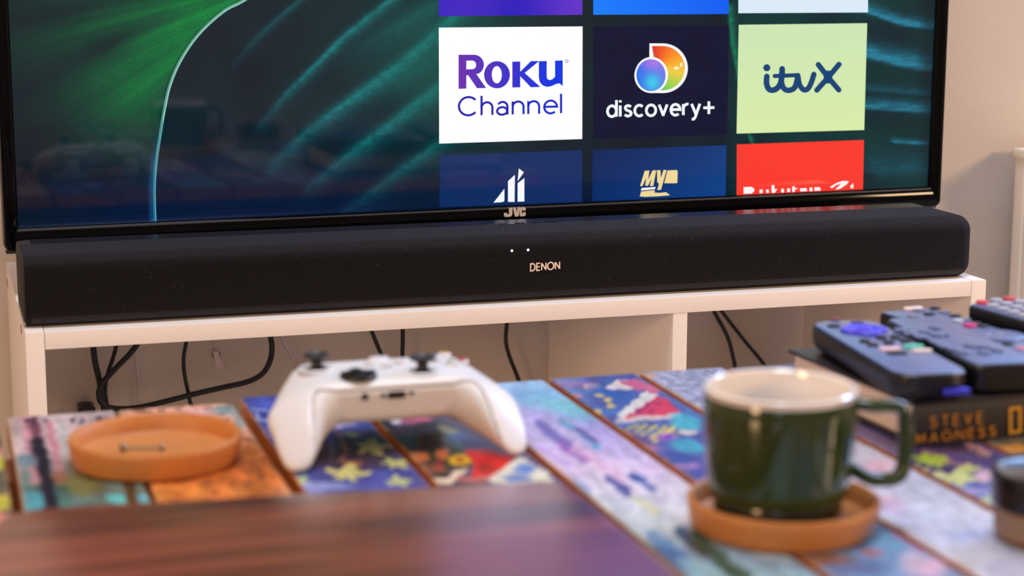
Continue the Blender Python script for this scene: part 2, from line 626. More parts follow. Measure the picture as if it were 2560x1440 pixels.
def seg_dist(u, v, P):
    """distance to polyline and parameter along it, and signed side"""
    best = np.full(u.shape, 1e9)
    tt = np.zeros(u.shape)
    sd = np.zeros(u.shape)
    n = len(P) - 1
    for i in range(n):
        ax, ay = P[i]
        bx, by = P[i + 1]
        dx, dy = bx - ax, by - ay
        L2 = dx * dx + dy * dy
        t = np.clip(((u - ax) * dx + (v - ay) * dy) / L2, 0, 1)
        ex, ey = u - ax - t * dx, v - ay - t * dy
        d = np.hypot(ex, ey)
        s = np.sign(dx * ey - dy * ex)
        k = d < best
        best = np.where(k, d, best)
        tt = np.where(k, (i + t) / n, tt)
        sd = np.where(k, s, sd)
    return best, tt, sd


RIB = [(2400, -900), (1600, -640), (1150, -360), (860, -150), (700, -60), (612, 0), (560, 28), (500, 82), (455, 145), (426, 210), (411, 275), (400, 340), (391, 400), (386, 470), (388, 560)]


def wallpaper(u, v):
    n1 = vnoise(u / 90 + 7, v / 90, 1)
    base = np.stack([8 + 6 * n1, 22 + 12 * n1, 36 + 8 * n1], -1)
    # lower strip turns deep blue
    k = np.clip((v - 380) / 180, 0, 1)[:, None]
    base = base * (1 - k) + np.array([0, 20, 56]) * k
    k = np.clip(1 - u / 330, 0, 1)[:, None] * 0.85
    base = base * (1 - k) + np.array([6, 22, 34]) * k
    # bright leaf on the left
    d, t, s = seg_dist(u, v, RIB)
    ribx = np.interp(v, [p[1] for p in RIB], [p[0] for p in RIB])
    left = u < ribx
    th = np.arctan2(v + 60, 720 - u)
    st = 0.62 * vnoise(th * 20, th * 0 + 3, 2) + 0.30 * vnoise(th * 95, u / 260, 3) + 0.22 * vnoise(u / 60, v / 60, 4)
    dl = np.maximum(ribx - u, 0)
    I = np.exp(-(dl / 330) ** 1.5) * np.exp(-(np.maximum(v - 20, 0) / 235) ** 2.2) * (0.35 + 1.0 * st)
    I *= 1 - 0.70 * np.exp(-((v + 0.50 * (u - 30) - 240) / 34) ** 2) * np.clip((440 - u) / 180, 0, 1)
    I *= 1 - 0.45 * np.exp(-((v + 0.22 * (u - 30) - 60) / 16) ** 2) * np.clip((400 - u) / 200, 0, 1)
    I *= np.clip(dl / 14, 0.25, 1)
    I2 = np.exp(-((v - 250) / 110) ** 2) * np.exp(-((dl - 90) / 130) ** 2) * 0.34
    I = np.where(left, np.clip(I + I2, 0, 1.25), 0)[:, None]
    leaf = np.array([6, 122, 58])
    base = base * (1 - np.clip(I, 0, 1)) + leaf * I
    # diagonal veins
    g = (np.exp(-((ribx - u - 7) / 7.0) ** 2) * np.clip((v - 300) / 120, 0, 1) * .75)[:, None]
    base = base * (1 - g) + np.array([14, 84, 136]) * g
    streaks = [([(585, 160), (640, 95), (700, 40), (760, -10)], 6, .45), ([(650, 315), (705, 245), (764, 187), (858, 92), (985, -8)], 9, .85),
               ([(680, 412), (760, 335), (844, 271), (1000, 160), (1100, 75), (1190, -20)], 15, 1.0),
               ([(770, 470), (830, 420), (889, 373), (1000, 290), (1097, 215), (1200, 120)], 15, .85),
               ([(860, 530), (930, 480), (1000, 425), (1130, 335), (1230, 250)], 14, .55),
               ([(880, 130), (960, 85), (1100, 0)], 22, .35), ([(900, 230), (1000, 200), (1110, 130)], 20, .25)]
    for P, w, a in streaks:
        d, t, s = seg_dist(u, v, P)
        side = np.where(s < 0, .8, 1.7)
        g = np.exp(-(d / (w * side)) ** 1.5) * a * np.clip(0.25 + 1.2 * t, 0, 1) * (0.75 + 0.5 * vnoise(u / 12, v / 5, 5))
        g = np.where(left, 0, g)[:, None]
        base = base * (1 - np.clip(g, 0, 1)) + np.array([18, 128, 132]) * g
        g2 = np.where(left, 0, np.exp(-(d / 75) ** 2) * 0.20 * a * t)[:, None]
        base = base * (1 - g2) + np.array([10, 92, 78]) * g2
    k = (np.exp(-((u - 1150) / 190) ** 2) * np.exp(-((v - 150) / 190) ** 2) * 0.6)[:, None]
    base = base * (1 - k) + np.array([12, 92, 78]) * k
    # right side
    R = np.clip((u - 1800) / 40, 0, 1)[:, None]
    rb = np.stack([4 + 0 * u, 34 + 22 * n1, 44 + 10 * n1], -1)
    base = base * (1 - R) + rb * R
    for P, w, a in [([(2080, 20), (2165, 27), (2250, 58), (2328, 69)], 15, 1), ([(2100, 130), (2170, 138), (2250, 158), (2323, 170)], 24, 1), ([(2160, 222), (2320, 236)], 12, .35),
                    ([(2100, 262), (2165, 268), (2320, 277)], 17, .9), ([(2235, 355), (2318, 361)], 8, .7), ([(2200, 430), (2318, 425)], 40, .3),
                    ([(1822, 20), (1830, 110), (1845, 190), (1850, 230)], 10, .7), ([(1868, 330), (1880, 360)], 6, .6)]:
        d, t, s = seg_dist(u, v, P)
        soft = np.where(s > 0, 0.35, 1.2)
        g = np.exp(-(d / (w * soft)) ** 2) * a * (0.65 + 0.7 * vnoise(u / 26, v / 4, 6))
        c = np.array([36, 122, 150]) if P[0][0] > 2000 else np.array([16, 140, 96])
        g = np.clip(g * (u > 1790), 0, 1)[:, None]
        base = base * (1 - g) + c * g
    k = np.clip((u - 2290) / 50, 0, .6)[:, None]
    base = base * (1 - k) + np.array([2, 26, 34]) * k
    fine = 1 + 0.16 * (vnoise(u / 3, v / 3, 8) - .5)
    return base * fine[:, None]


xs = np.linspace(-hw - .001, hw + .001, 620)
zs = np.concatenate([np.linspace(zb - .001, zb + .215, 150), np.linspace(zb + .23, zt_ + .001, 40)])
scr, X_, Z_ = grid('screen', xs, zs, lambda X, Z: np.stack([X, 0 * X, Z], -1), scrm, tv)
wx, wy = tvc[0] + ca * X_, tvc[1] + sa * X_
uu, vv = proj(wx, wy, Z_)
set_cols(scr.data, linarr(wallpaper(uu, vv)))


def flat(name, polys, cols, depth, parent, m=scrm, cfun=None):
    """polys: list of outlines (first outer, others holes) in picture coordinates on the screen plane"""
    V, F, C = [], [], []
    for k_, P in enumerate(polys):
        outer_holes = P if isinstance(P[0][0], (list, tuple)) else [P]
        base = len(V)
        pts = []
        for l in outer_holes:
            pts.append([Vector((*p, 0)) for p in l])
        tris = tessellate_polygon(pts)
        fl = [p for l in outer_holes for p in l]
        for (a, b) in fl:
            x, z = tvuv(a, b, depth)
            V.append((x, -depth, z))
            C.append(cols[k_] if cfun is None else cfun(a, b, cols[k_]))
        F += [tuple(base + i for i in t) for t in tris]
    o = mesh(name, V, F, m, parent)
    set_cols(o.data, linarr(np.array(C, float)))
    return o


def fgrid(name, quad, cfun, depth, parent, n=24, m=scrm):
    """tile given by four corners tl,tr,br,bl with a colour function of (s,t)"""
    A = [np.array(tvuv(*q, depth)) for q in quad]
    s_ = np.linspace(0, 1, n)

    def f3(S, T):
        P = (A[0][None] * ((1 - S) * (1 - T))[:, None] + A[1][None] * (S * (1 - T))[:, None] + A[2][None] * (S * T)[:, None] + A[3][None] * ((1 - S) * T)[:, None])
        return np.stack([P[:, 0], -depth + 0 * S, P[:, 1]], -1)
    o, S, T = grid(name, s_, s_, f3, m, parent)
    set_cols(o.data, linarr(np.array(cfun(S, T), float)))
    return o


def letters(name, s, p0, p1, xh, th, depth, parent, col, gap=.3, cfun=None, shear=0.0):
    st, W = text_strokes(s, gap)
    p0, p1 = np.array(p0, float), np.array(p1, float)
    e = (p1 - p0) / W
    V, F, C = [], [], []
    thx = th / xh
    sx = np.linalg.norm(e) / xh
    for l in st:
        l2 = [(a * sx, b) for a, b in l]
        cl = len(l2) > 10 and np.hypot(l2[0][0] - l2[-1][0], l2[0][1] - l2[-1][1]) < 1e-3
        v, f = ribbon(l2[:-1] if cl else l2, thx, cl)
        b0 = len(V)
        for q in v:
            P = p0 + e * (q[0] / sx) + np.array([shear * xh, -xh]) * q[1]
            x, z = tvuv(P[0], P[1], depth)
            V.append((x, -depth, z))
            C.append(col if cfun is None else cfun(P[0], P[1]))
        F += [tuple(b0 + i for i in q) for q in f]
    o = mesh(name, V, F, scrm, parent)
    set_cols(o.data, linarr(np.array(C, float)))
    return o


# rib of the big leaf
rp = [np.array(p) for p in smooth_path(RIB, 8)]
V, F = ribbon(rp, 8)
V3, C3 = [], []
for i, q in enumerate(V):
    v_ = q[1]
    k_ = .5 + .5 * min(1, max(0, (v_ - 0) / 560))
    w_ = 1.0 if v_ < 380 else .8
    x, z = tvuv(q[0] if True else 0, q[1], .0001)
    V3.append((x, -.0001, z))
    C3.append(tuple(np.array([96, 158, 136]) * (1 - max(0, (v_ - 200) / 420)) + np.array([20, 92, 130]) * max(0, (v_ - 200) / 420)))
k_ = [i for i, v in enumerate(V3)]
zmin = zb + .0003
V3 = [(x, y, min(max(z, zmin), zt_)) for x, y, z in V3]
o = mesh('leaf_rib', V3, F, scrm, scr)
set_cols(o.data, linarr(np.array(C3)))
# thin light line inside the rib
V, F = ribbon([p + np.array([1.5, 0]) for p in rp], 2.6)
V3 = []
for q in V:
    x, z = tvuv(q[0], q[1], .00018)
    V3.append((x, -.00018, min(max(z, zmin), zt_)))
o = mesh('leaf_rib', V3, F, scrm, scr)
set_cols(o.data, linarr(np.array([(150, 205, 196) if q[1] < 300 else (86, 160, 176) for q in V], float)))

# ---- app tiles
CLX = [(1097, 1456.5), (1483, 1822), (1846, 2168)]


def noisy(c, amp=4, seed=3):
    return lambda S, T: np.array(c)[None] + amp * (vnoise(S * 9, T * 9, seed) - .5)[:, None]


def tile(name_label, quad, cfun):
    o = fgrid('app_tile', quad, cfun, .0003, tv)
    o['label'] = name_label
    return o


t_purple = tile('purple app tile', [(1097, -258), (1456, -258), (1456, 37), (1097, 40.5)],
                lambda S, T: np.array([60, 32, 190])[None] * (1 - S[:, None]) + np.array([98, 50, 200])[None] * S[:, None] - np.array([30, 14, 8])[None] * (np.exp(-((S - .55) / .22) ** 2 - ((1 - T) / .5) ** 2))[:, None] * 1.2)
t_blue = tile('bright blue app tile', [(1483, -256), (1822, -256), (1822, 35), (1483, 37)], lambda S, T: np.array([4, 92, 242])[None] + 0 * S[:, None] + np.array([10, 34, 10])[None] * (T * (1 - S))[:, None])
t_white = tile('pale app tile at the top right', [(1846, -250), (2170, -250), (2170, 31), (1846, 33)], lambda S, T: np.array([232, 240, 250])[None] - np.array([14, 6, 2])[None] * T[:, None])
t_roku = tile('white app tile with purple and blue lettering', [(1097, 69), (1456.5, 66), (1455.5, 347.5), (1098, 359)], noisy((255, 254, 255), 1))
t_disc = tile('navy app tile with round rainbow emblem', [(1483, 66), (1822, 64), (1818, 337), (1484, 347)], noisy((3, 12, 46), 6))
t_itv = tile('pale green app tile', [(1847, 62), (2168, 58), (2160.5, 325), (1841.5, 334)], lambda S, T: np.array([204, 230, 180])[None] + np.array([12, 6, -10])[None] * T[:, None])
t_four = tile('dark blue app tile with slanted white numeral', [(1099, 388), (1455, 375), (1455, 505), (1099, 518.5)], lambda S, T: np.array([8, 42, 94])[None] + np.array([10, 2, 6])[None] * S[:, None])
t_five = tile('blue app tile with cream lettering', [(1481, 375), (1816, 363), (1814, 489.0), (1480, 503.5)], lambda S, T: np.array([6, 44, 104])[None] + np.array([6, 22, 34])[None] * S[:, None] - np.array([2, 10, 16])[None] * (1 - T)[:, None])
t_red = tile('bright red app tile', [(1842, 361), (2160, 350), (2157.5, 473.5), (1841.5, 488.0)], lambda S, T: np.array([250, 58, 46])[None] + 0 * S[:, None])
# invented tiles above the frame, pale so they reflect in board and remotes
for j in range(1):
    for i, c in enumerate(((206, 214, 250), (120, 170, 250), (214, 226, 255))):
        o = tile('invented app tile in the upper row', [(CLX[i][0], -590), (CLX[i][1], -590), (CLX[i][1], -300), (CLX[i][0], -300)], noisy(c, 6))


def rokuc(u_, v_, c=None):
    t = min(1, max(0, (u_ - 1145) / 240))
    return tuple(np.array([112, 44, 172]) * (1 - t) + np.array([6, 56, 224]) * t) if t < .5 else tuple(np.array([60, 44, 196]) * (1 - (t - .5) * 2) + np.array([4, 52, 226]) * (t - .5) * 2)


def Z2(pts):
    return [(1000 + x / 2.3223, y / 2.3226) for x, y in pts]


def ellp(cx, cy, rx, ry, n=40):
    return [(cx + rx * math.cos(2 * PI * i / n), cy + ry * math.sin(2 * PI * i / n)) for i in range(n)]


Rout = [(340, 318), (430, 318)] + [(430 + 57 * math.cos(math.radians(a)), 376 + 58 * math.sin(math.radians(a))) for a in range(-80, 61, 10)] + [(443, 430), (500, 511), (447, 512), (396, 437), (385, 437), (385, 514), (340, 516)]
Rin = [(385, 352), (420, 352)] + [(420 + 22 * math.cos(math.radians(a)), 377 + 25 * math.sin(math.radians(a))) for a in range(-80, 81, 20)] + [(385, 403)]
Ko = [(652, 358), (698, 357), (698, 416), (760, 355), (800, 354), (806, 356), (724, 424), (815, 505), (760, 507), (698, 443), (698, 507), (652, 508)]
Uo = [(806, 355), (852, 354), (852, 445), (857, 461), (872, 465), (888, 458), (900, 446), (900, 352), (945, 351), (945, 500), (925, 484), (900, 490), (880, 500), (855, 505), (828, 496), (811, 476), (806, 450)]
flat('logo', [[Z2(Rout), Z2(Rin)], [Z2(ellp(563, 434, 75, 79)), Z2(ellp(562, 434, 29, 50))], Z2(Ko), Z2(Uo)], [(80, 40, 190)] * 4, .0006, t_roku, cfun=rokuc)
letters('lettering', 'Channel', (1146, 289.5), (1406, 283), 32.5, 5.6, .0006, t_roku, (30, 30, 180), gap=.29, cfun=lambda a, b: (34, 30, 176) if a < 1300 else (18, 40, 200))
flat('registered_mark', [[ellp(1417, 153, 4.6, 4.6, 20), ellp(1417, 153, 3.2, 3.2, 20)], ellp(1417, 153, 1.5, 1.8, 8)], [(130, 150, 190)] * 2, .0006, t_roku)

# round emblem: white outline, rainbow bowl, blue disc
letters('lettering', 'discovery+', (1519, 292), (1786, 286), 27.5, 6.6, .0006, t_disc, (246, 248, 255), gap=.34)


def dshape(r, cx=1655, cy=170, xl=1624, top=-1):
    P = [(xl, cy - r), (cx, cy - r)]
    P += [(cx + r * math.cos(math.radians(a)), cy + r * math.sin(math.radians(a))) for a in range(-85, 91, 7)]
    P += [(1640, cy + r), (xl, cy + r * .9)]
    return P


white = (250, 250, 255)
flat('emblem_outline', [[(1623.5, 108.5), (1660, 108.5)] + [(1657 + 62.5 * math.cos(math.radians(a)), 170.5 + 62 * math.sin(math.radians(a))) for a in range(-86, 91, 6)] + [(1625, 232.5)] + [(1628 + 42 * math.cos(math.radians(a)), 189 + 43.5 * math.sin(math.radians(a))) for a in range(90, 261, 8)] + [(1623.5, 146)]], [white], .0006, t_disc)


def bowlc(a, b, c=None):
    an = math.degrees(math.atan2(b - 172, a - 1642)) + 115
    t = min(1, max(0, an / 215))
    K = [(0, (214, 30, 60)), (.18, (240, 88, 30)), (.4, (250, 160, 40)), (.58, (240, 205, 70)), (.78, (150, 210, 80)), (1, (40, 190, 110))]
    for (t0, c0), (t1, c1) in zip(K, K[1:]):
        if t <= t1:
            f = (t - t0) / (t1 - t0)
            return tuple(np.array(c0) * (1 - f) + np.array(c1) * f)
    return K[-1][1]


inner = [(1630, 115), (1656, 115)] + [(1656 + 56 * math.cos(math.radians(a)), 170.5 + 55.5 * math.sin(math.radians(a))) for a in range(-88, 95, 5)] + [(1645, 225)]
V, C = [], []
cen = (1652, 168)
allp = [cen] + inner
F = []
for ring in range(1, 7):
    for p in inner:
        V.append((cen[0] + (p[0] - cen[0]) * ring / 6, cen[1] + (p[1] - cen[1]) * ring / 6))
n_ = len(inner)
for ring in range(5):
    for j in range(n_):
        F.append((ring * n_ + j, ring * n_ + (j + 1) % n_, (ring + 1) * n_ + (j + 1) % n_, (ring + 1) * n_ + j))
F.append(tuple(range(n_)))
o = mesh('emblem_bowl', [(*(lambda q: (q[0], -.0009, q[1]))(tvuv(a, b, .0009)),) for a, b in V], F, scrm, t_disc)
set_cols(o.data, linarr(np.array([bowlc(a, b) for a, b in V], float)))
flat('emblem_ring', [ellp(1628.5, 187.5, 41.5, 45)], [white], .0011, t_disc)
V, F = [], []
for ring in range(0, 8):
    V += ellp(1627.5, 188, 36.5 * (ring + .01) / 7, 40 * (ring + .01) / 7, 40)
for ring in range(7):
    for j in range(40):
        F.append((ring * 40 + j, ring * 40 + (j + 1) % 40, (ring + 1) * 40 + (j + 1) % 40, (ring + 1) * 40 + j))
o = mesh('emblem_disc', [(*(lambda q: (q[0], -.0014, q[1]))(tvuv(a, b, .0014)),) for a, b in V], F, scrm, t_disc)


def discc(a, b):
    s, t = (a - 1591) / 73, (b - 148) / 80
    c = np.array([40, 110, 235]) * (1 - s) + np.array([110, 120, 230]) * s
    k = math.exp(-((s - .55) / .28) ** 2 - ((t - .72) / .28) ** 2)
    c = c * (1 - k) + np.array([60, 205, 235]) * k
    k = math.exp(-((s - .6) / .5) ** 2 - ((t - .1) / .25) ** 2) * .9
    return c * (1 - k) + np.array([176, 120, 230]) * k


set_cols(o.data, linarr(np.array([discc(a, b) for a, b in V], float)))
flat('emblem_glint', [ellp(1691, 170, 7, 4, 14), ellp(1703, 162, 3.6, 6, 12)], [(255, 236, 190)] * 2, .0012, t_disc)

# itvX


def Z3(pts):
    return [(1700 + x / 1.8942, y / 1.8947) for x, y in pts]


def strokes_flat(name, lines, col, depth, parent):
    V, F = [], []
    for P, w in lines:
        P = smooth_path(P, 6) if len(P) > 2 else [np.array(p, float) for p in P]
        v, f = ribbon(P, w)
        b0 = len(V)
        V += v
        F += [tuple(b0 + i for i in q) for q in f]
        for e_ in (P[0], P[-1]):
            b0 = len(V)
            V += [np.array(q) for q in ellp(e_[0], e_[1], w / 2, w / 2, 12)]
            F.append(tuple(range(b0, b0 + 12)))
    V3 = []
    for q in V:
        x, z = tvuv(q[0], q[1], depth)
        V3.append((x, -depth, z))
    o = mesh(name, V3, F, scrm, parent)
    set_cols(o.data, linarr(np.array([col] * len(V), float)))
    return o


itvb = (20, 66, 116)
strokes_flat('logo', [(Z3([(411, 362), (410, 395), (420, 421), (440, 427), (462, 416), (477, 390), (483, 350), (484, 326)]), 14.5),
                      (Z3([(484, 326), (480, 380), (490, 416), (512, 428), (540, 418), (552, 390), (558, 358)]), 14),
                      (Z3([(448, 360), (560, 356)]), 10.5),
                      (Z3([(558, 358), (566, 400), (585, 425), (606, 420), (622, 390), (634, 352)]), 13.5),
                      (Z3([(655, 306), (700, 364), (752, 426)]), 13.5), (Z3([(753, 305), (702, 366), (648, 427)]), 13.5)], itvb, .0006, t_itv)
flat('dot', [Z3(ellp(411, 321, 17, 17, 24))], [itvb], .0006, t_itv)
flat('cross_centre', [Z3([(668, 318), (690, 334), (716, 334), (742, 312), (722, 350), (722, 378), (748, 420), (716, 396), (690, 396), (656, 422), (680, 380), (680, 352)])], [itvb], .0006, t_itv)

flat('numeral', [Z2([(690, 978), (719, 1001), (683, 1052)]), Z2([(627, 1052), (667, 1015), (665, 1172), (627, 1172)]), Z2([(683, 1064), (722, 1034), (722, 1170), (683, 1171)]), Z2([(606, 1096), (606, 1166), (597, 1173), (543, 1177)])], [(246, 248, 252)] * 4, .0006, t_four)
cream = (240, 216, 150)
flat('logo', [Z2([(1421, 992), (1448, 990), (1440, 1045), (1466, 990), (1488, 989), (1470, 1080), (1451, 1080), (1462, 1032), (1440, 1078), (1424, 1078), (1430, 1030), (1408, 1080), (1394, 1080)]),
              Z2([(1492, 989), (1512, 988), (1514, 1035), (1530, 987), (1548, 987), (1515, 1102), (1494, 1103), (1504, 1066), (1494, 1060)]),
              Z2([(1553, 990), (1606, 987), (1612, 994), (1610, 1060), (1604, 1064), (1534, 1064)]),
              Z2([(1400, 1112), (1478, 1104), (1480, 1108), (1474, 1118), (1510, 1120), (1545, 1116), (1568, 1134), (1500, 1139.5), (1420, 1143), (1392, 1140)])],
     [cream, cream, cream, cream], .0006, t_five)
flat('logo_stripe', [Z2([(1404, 1092), (1484, 1086), (1480, 1098), (1398, 1106)])], [(250, 250, 252)], .0006, t_five)
# cropped lettering at the bottom of the red tile
wq = (255, 246, 246)
edge = lambda u_: 486.5 - (u_ - 1842) * .0455
RK = [[(1859, 468), (1878, 467), (1885, 471), (1886, 477), (1880, 483.5), (1859, 484.5)], [(1899, 474), (1907, 474), (1906, 483), (1899, 483)], [(1915, 474), (1922, 474), (1922, 482), (1916, 482)],
      [(1929, 463), (1936, 463), (1936, 473), (1943, 472), (1937, 482), (1929, 482)], [(1953, 472), (1960, 472), (1960, 481), (1953, 481)], [(1968, 471), (1975, 471), (1975, 480), (1968, 480)],
      [(1980, 467), (1987, 465), (1987, 470), (1993, 470), (1993, 473), (1987, 473), (1987, 480), (1981, 480)], [(2000, 471), (2016, 470), (2018, 477.5), (2001, 478.5)], [(2024, 469), (2031, 469), (2031, 478), (2024, 478)], [(2036, 468), (2050, 468), (2052, 476), (2036, 477)],
      [(2075, 467), (2092, 457), (2108, 452), (2122, 453), (2118, 460), (2100, 472), (2088, 474), (2104, 458), (2090, 463), (2080, 471)], [(2126, 464), (2133, 458), (2134, 470), (2127, 471)]]
flat('lettering', RK, [wq] * len(RK), .0006, t_red)

# ---- maker's badge on the lower bezel: raised letters


def raised(name, s, P0, P1, xh, th, frame, m, parent, gap=.3, d=.0008):
    """frame(u,v) -> local point on a surface facing -y; letters stand d proud"""
    st, W = text_strokes(s, gap)
    P0, P1 = np.array(P0, float), np.array(P1, float)
    e = (P1 - P0) / W
    sx = np.linalg.norm(e) / xh
    V, F = [], []
    for l in st:
        l2 = [(a * sx, b) for a, b in l]
        cl = len(l2) > 10 and np.hypot(l2[0][0] - l2[-1][0], l2[0][1] - l2[-1][1]) < 1e-3
        v, f = ribbon(l2[:-1] if cl else l2, th / xh, cl)
        b0 = len(V)
        n = len(v)
        d += .00003
        for dd in (d,):
            for q in v:
                P = P0 + e * (q[0] / sx) + np.array([0, -xh]) * q[1]
                x, y, z = frame(P[0], P[1])
                V.append((x, y - dd, z))
        for q in f:
            F.append(tuple(b0 + i for i in q))
    return mesh(name, V, F, m, parent)


badge = mat('badge_metal', (206, 188, 172), rough=0.45, metal=0.2)


def raised_poly(name, polys, frame, m, parent, d=.0008):
    V, F = [], []
    for P in polys:
        b0 = len(V)
        n = len(P)
        for dd in (d, 0):
            for q in P:
                x, y, z = frame(*q)
                V.append((x, y - dd, z))
        for t in tessellate_polygon([[Vector((*p, 0)) for p in P]]):
            F.append(tuple(b0 + i for i in t))
        for i in range(n):
            k = (i + 1) % n
            F.append((b0 + i, b0 + k, b0 + n + k, b0 + n + i))
    return mesh(name, V, F, m, parent)


def ZJ(P):
    return [(1000 + x / 2.504, 375 + y / 2.504) for x, y in P]


raised_poly('badge', [ZJ([(681, 362), (702, 360), (702, 402), (694, 414), (680, 418), (656, 418), (650, 412), (650, 393), (668, 393), (668, 402), (678, 402), (681, 398)]),
                      ZJ([(706, 360), (724, 359), (730, 392), (736, 358), (751, 357), (740, 415), (718, 416)]),
                      ZJ([(750, 366), (756, 359), (778, 357), (785, 363), (785, 378), (768, 379), (768, 371), (762, 372), (762, 400), (768, 400), (768, 390), (785, 389), (785, 408), (778, 413), (756, 415), (748, 408)])],
            lambda u_, v_: (*(lambda q: (q[0], -.0068, q[1]))(tvuv(u_, v_, .0068)),), badge, tv)

# ================================================================== SOUNDBAR
BX, BY, BW, BD, BH = -0.5509, 0.0157, 0.8900, 0.112, 0.0600
sb = thing('soundbar', 'long black fabric-fronted soundbar lying on the white media unit in front of the television', 'soundbar', (BX + BW / 2, BY + BD / 2, 0.0))
fab = fabric_mat()
barpl = mat('soundbar_plastic', (30, 28, 31), rough=0.22, bump=0.25, bscale=900)
capm = mat('soundbar_cap', (48, 42, 40), rough=0.7, spec=.3)
RB = np.array([.013, .013, .011])


def roundmap(P, W, D, H, rr=.0155, z0=.0022):
    """round off the sharp box surface W x D x H"""
    P = np.array(P, float)
    lo = np.array([-W / 2 - 1, -D / 2 + rr, z0 + rr * .8])
    hi = np.array([W / 2 - rr, D / 2 - rr, H - rr])
    I = np.clip(P, lo, hi)
    n = P - I
    L = np.linalg.norm(n, axis=-1, keepdims=True)
    return I + n / np.maximum(L, 1e-9) * rr


def sharp_profile():
    """front-bottom -> front-top -> top back edge of the fabric; list of (y,z,arc)"""
    D2 = BD / 2
    P = [(-D2 + .02, .0022)] + [(-D2 + t, .0022) for t in np.linspace(.0155, 0, 7)] + [(-D2, .0022 + t) for t in np.linspace(.001, .0155, 6)] + [(-D2, z) for z in np.linspace(.019, BH - .0165, 8)] + \
        [(-D2, BH - t) for t in np.linspace(.0155, 0, 10)] + [(-D2 + t, BH) for t in np.linspace(.001, .0155, 9)] + [(-D2 + t, BH) for t in np.linspace(.022, .073, 5)]
    return P


prof = sharp_profile()
xs = np.unique(np.concatenate([np.linspace(-BW / 2, -BW / 2 + .0155, 8), np.linspace(-BW / 2 + .0155, BW / 2 - .0155, 40), np.linspace(BW / 2 - .0155, BW / 2, 10)]))
# wrap round the right end too
rows = []
for (y, z) in prof:
    rows.append([(x, y, z) for x in xs] + [(BW / 2, max(y, -BD / 2) + t, z) for t in (.004, .008, .0155, .03, .06)])
A = roundmap(np.array(rows), BW, BD, BH)
A[..., 1] = np.minimum(A[..., 1], .018)
np_, nx_ = A.shape[:2]
V = A.reshape(-1, 3)
F = [(i * nx_ + j, i * nx_ + j + 1, (i + 1) * nx_ + j + 1, (i + 1) * nx_ + j) for i in range(np_ - 1) for j in range(nx_ - 1)]
gr = mesh('fabric_grille', V, F, fab, sb, smooth='all')
fixn(gr)
ulen = np.concatenate([[0], np.cumsum(np.linalg.norm(np.diff(A[12], axis=0), axis=-1))])
vlen = np.concatenate([[0], np.cumsum(np.linalg.norm(np.diff(A[:, 20], axis=0), axis=-1))])
uvl = gr.data.uv_layers.new(name='UVMap')
li = np.zeros(len(gr.data.loops), dtype=np.int32)
gr.data.loops.foreach_get('vertex_index', li)
uvs = np.stack([ulen[li % nx_], vlen[li // nx_]], -1)
uvl.data.foreach_set('uv', uvs.astype(np.float32).ravel())
# plastic body just inside the fabric, top strip at the back
LLb = []
for (x, r_) in ((-BW / 2 + .004, .0), (BW / 2 - .012, .0)):
    pts = [(-BD / 2 + .0012, .004), (-BD / 2 + .0012, BH - .012), (-BD / 2 + .005, BH - .005), (-BD / 2 + .012, BH - .0012), (0, BH - .0009), (BD / 2 - .006, BH - .0009), (BD / 2 - .001, BH - .004), (BD / 2, BH - .009), (BD / 2, .008), (BD / 2 - .004, .002), (-BD / 2 + .012, .002)]
    LLb.append([(x, y, z) for y, z in pts])
loops('body', LLb, barpl, sb)
box('base_strip', (0, 0.002, .0011), (BW - .03, BD - .022, .0022), dark, sb)
# left end cap
LLc = []
for k_, (x, ins) in enumerate([(-BW / 2 + .010, .0004), (-BW / 2 + .0002, .0004), (-BW / 2 - .0010, .0010), (-BW / 2 - .0016, .0030)]):
    LLc.append([(x, y, z + BH / 2 + .0011) for y, z in rrect(BD - 2 * ins, BH - .0022 - 2 * ins, .0152 - ins, 6)])
loops('end_cap', LLc, capm, sb)
ledm = mat('status_led', (200, 230, 240), rough=0.3, emit=(215, 240, 255), estr=3.0)


def barfront(u_, v_):
    P = ony(u_, v_, BY - .0004)
    return P[0] - (BX + BW / 2), P[1] - (BY + BD / 2), P[2]


for (u_, v_) in ((1280, 627), (1320.5, 625)):
    x, y, z = barfront(u_, v_)
    o = loops('status_light', [[(x + r * math.cos(a), y - d, z + r * math.sin(a)) for a in np.linspace(0, 2 * PI, 13)[:-1]] for r, d in ((.0011, -.0003), (.0009, .0003), (.0005, .0004))], ledm, sb)
raised('badge', 'DENON', (1326, 677.0), (1398.5, 671.5), 12.2, 3.3, barfront, mat('badge_pale', (240, 214, 190), rough=0.4), sb, gap=.40, d=.0006)
# small touch buttons on the edge of the top strip
for k_ in range(5):
    P = onz(1215 + 42 * k_, 561 - k_ * 2.2, BH)
    rprism('touch_button', .009, .004, BH - .0008, BH + .0004, .0015, .0003, barpl, sb, loc=(P[0] - (BX + BW / 2), P[1] - (BY + BD / 2), 0))

# ================================================================== CABLES BEHIND THE UNIT, PLUGS
cab = mat('black_cable', (14, 14, 15), rough=0.45)
wcab = mat('white_cable', (196, 178, 168), rough=0.5)


def cable(label, pix, r, m, y=.354, dy=None, start_up=True):
    P = []
    for i, q in enumerate(pix):
        yy = y if dy is None else dy[i]
        p = ony(q[0], q[1], yy)
        P.append((p[0], p[1], p[2]))
    o = tube('cable', P, r, m, n=10, sub=6)
    return tag(o, label, 'cable')


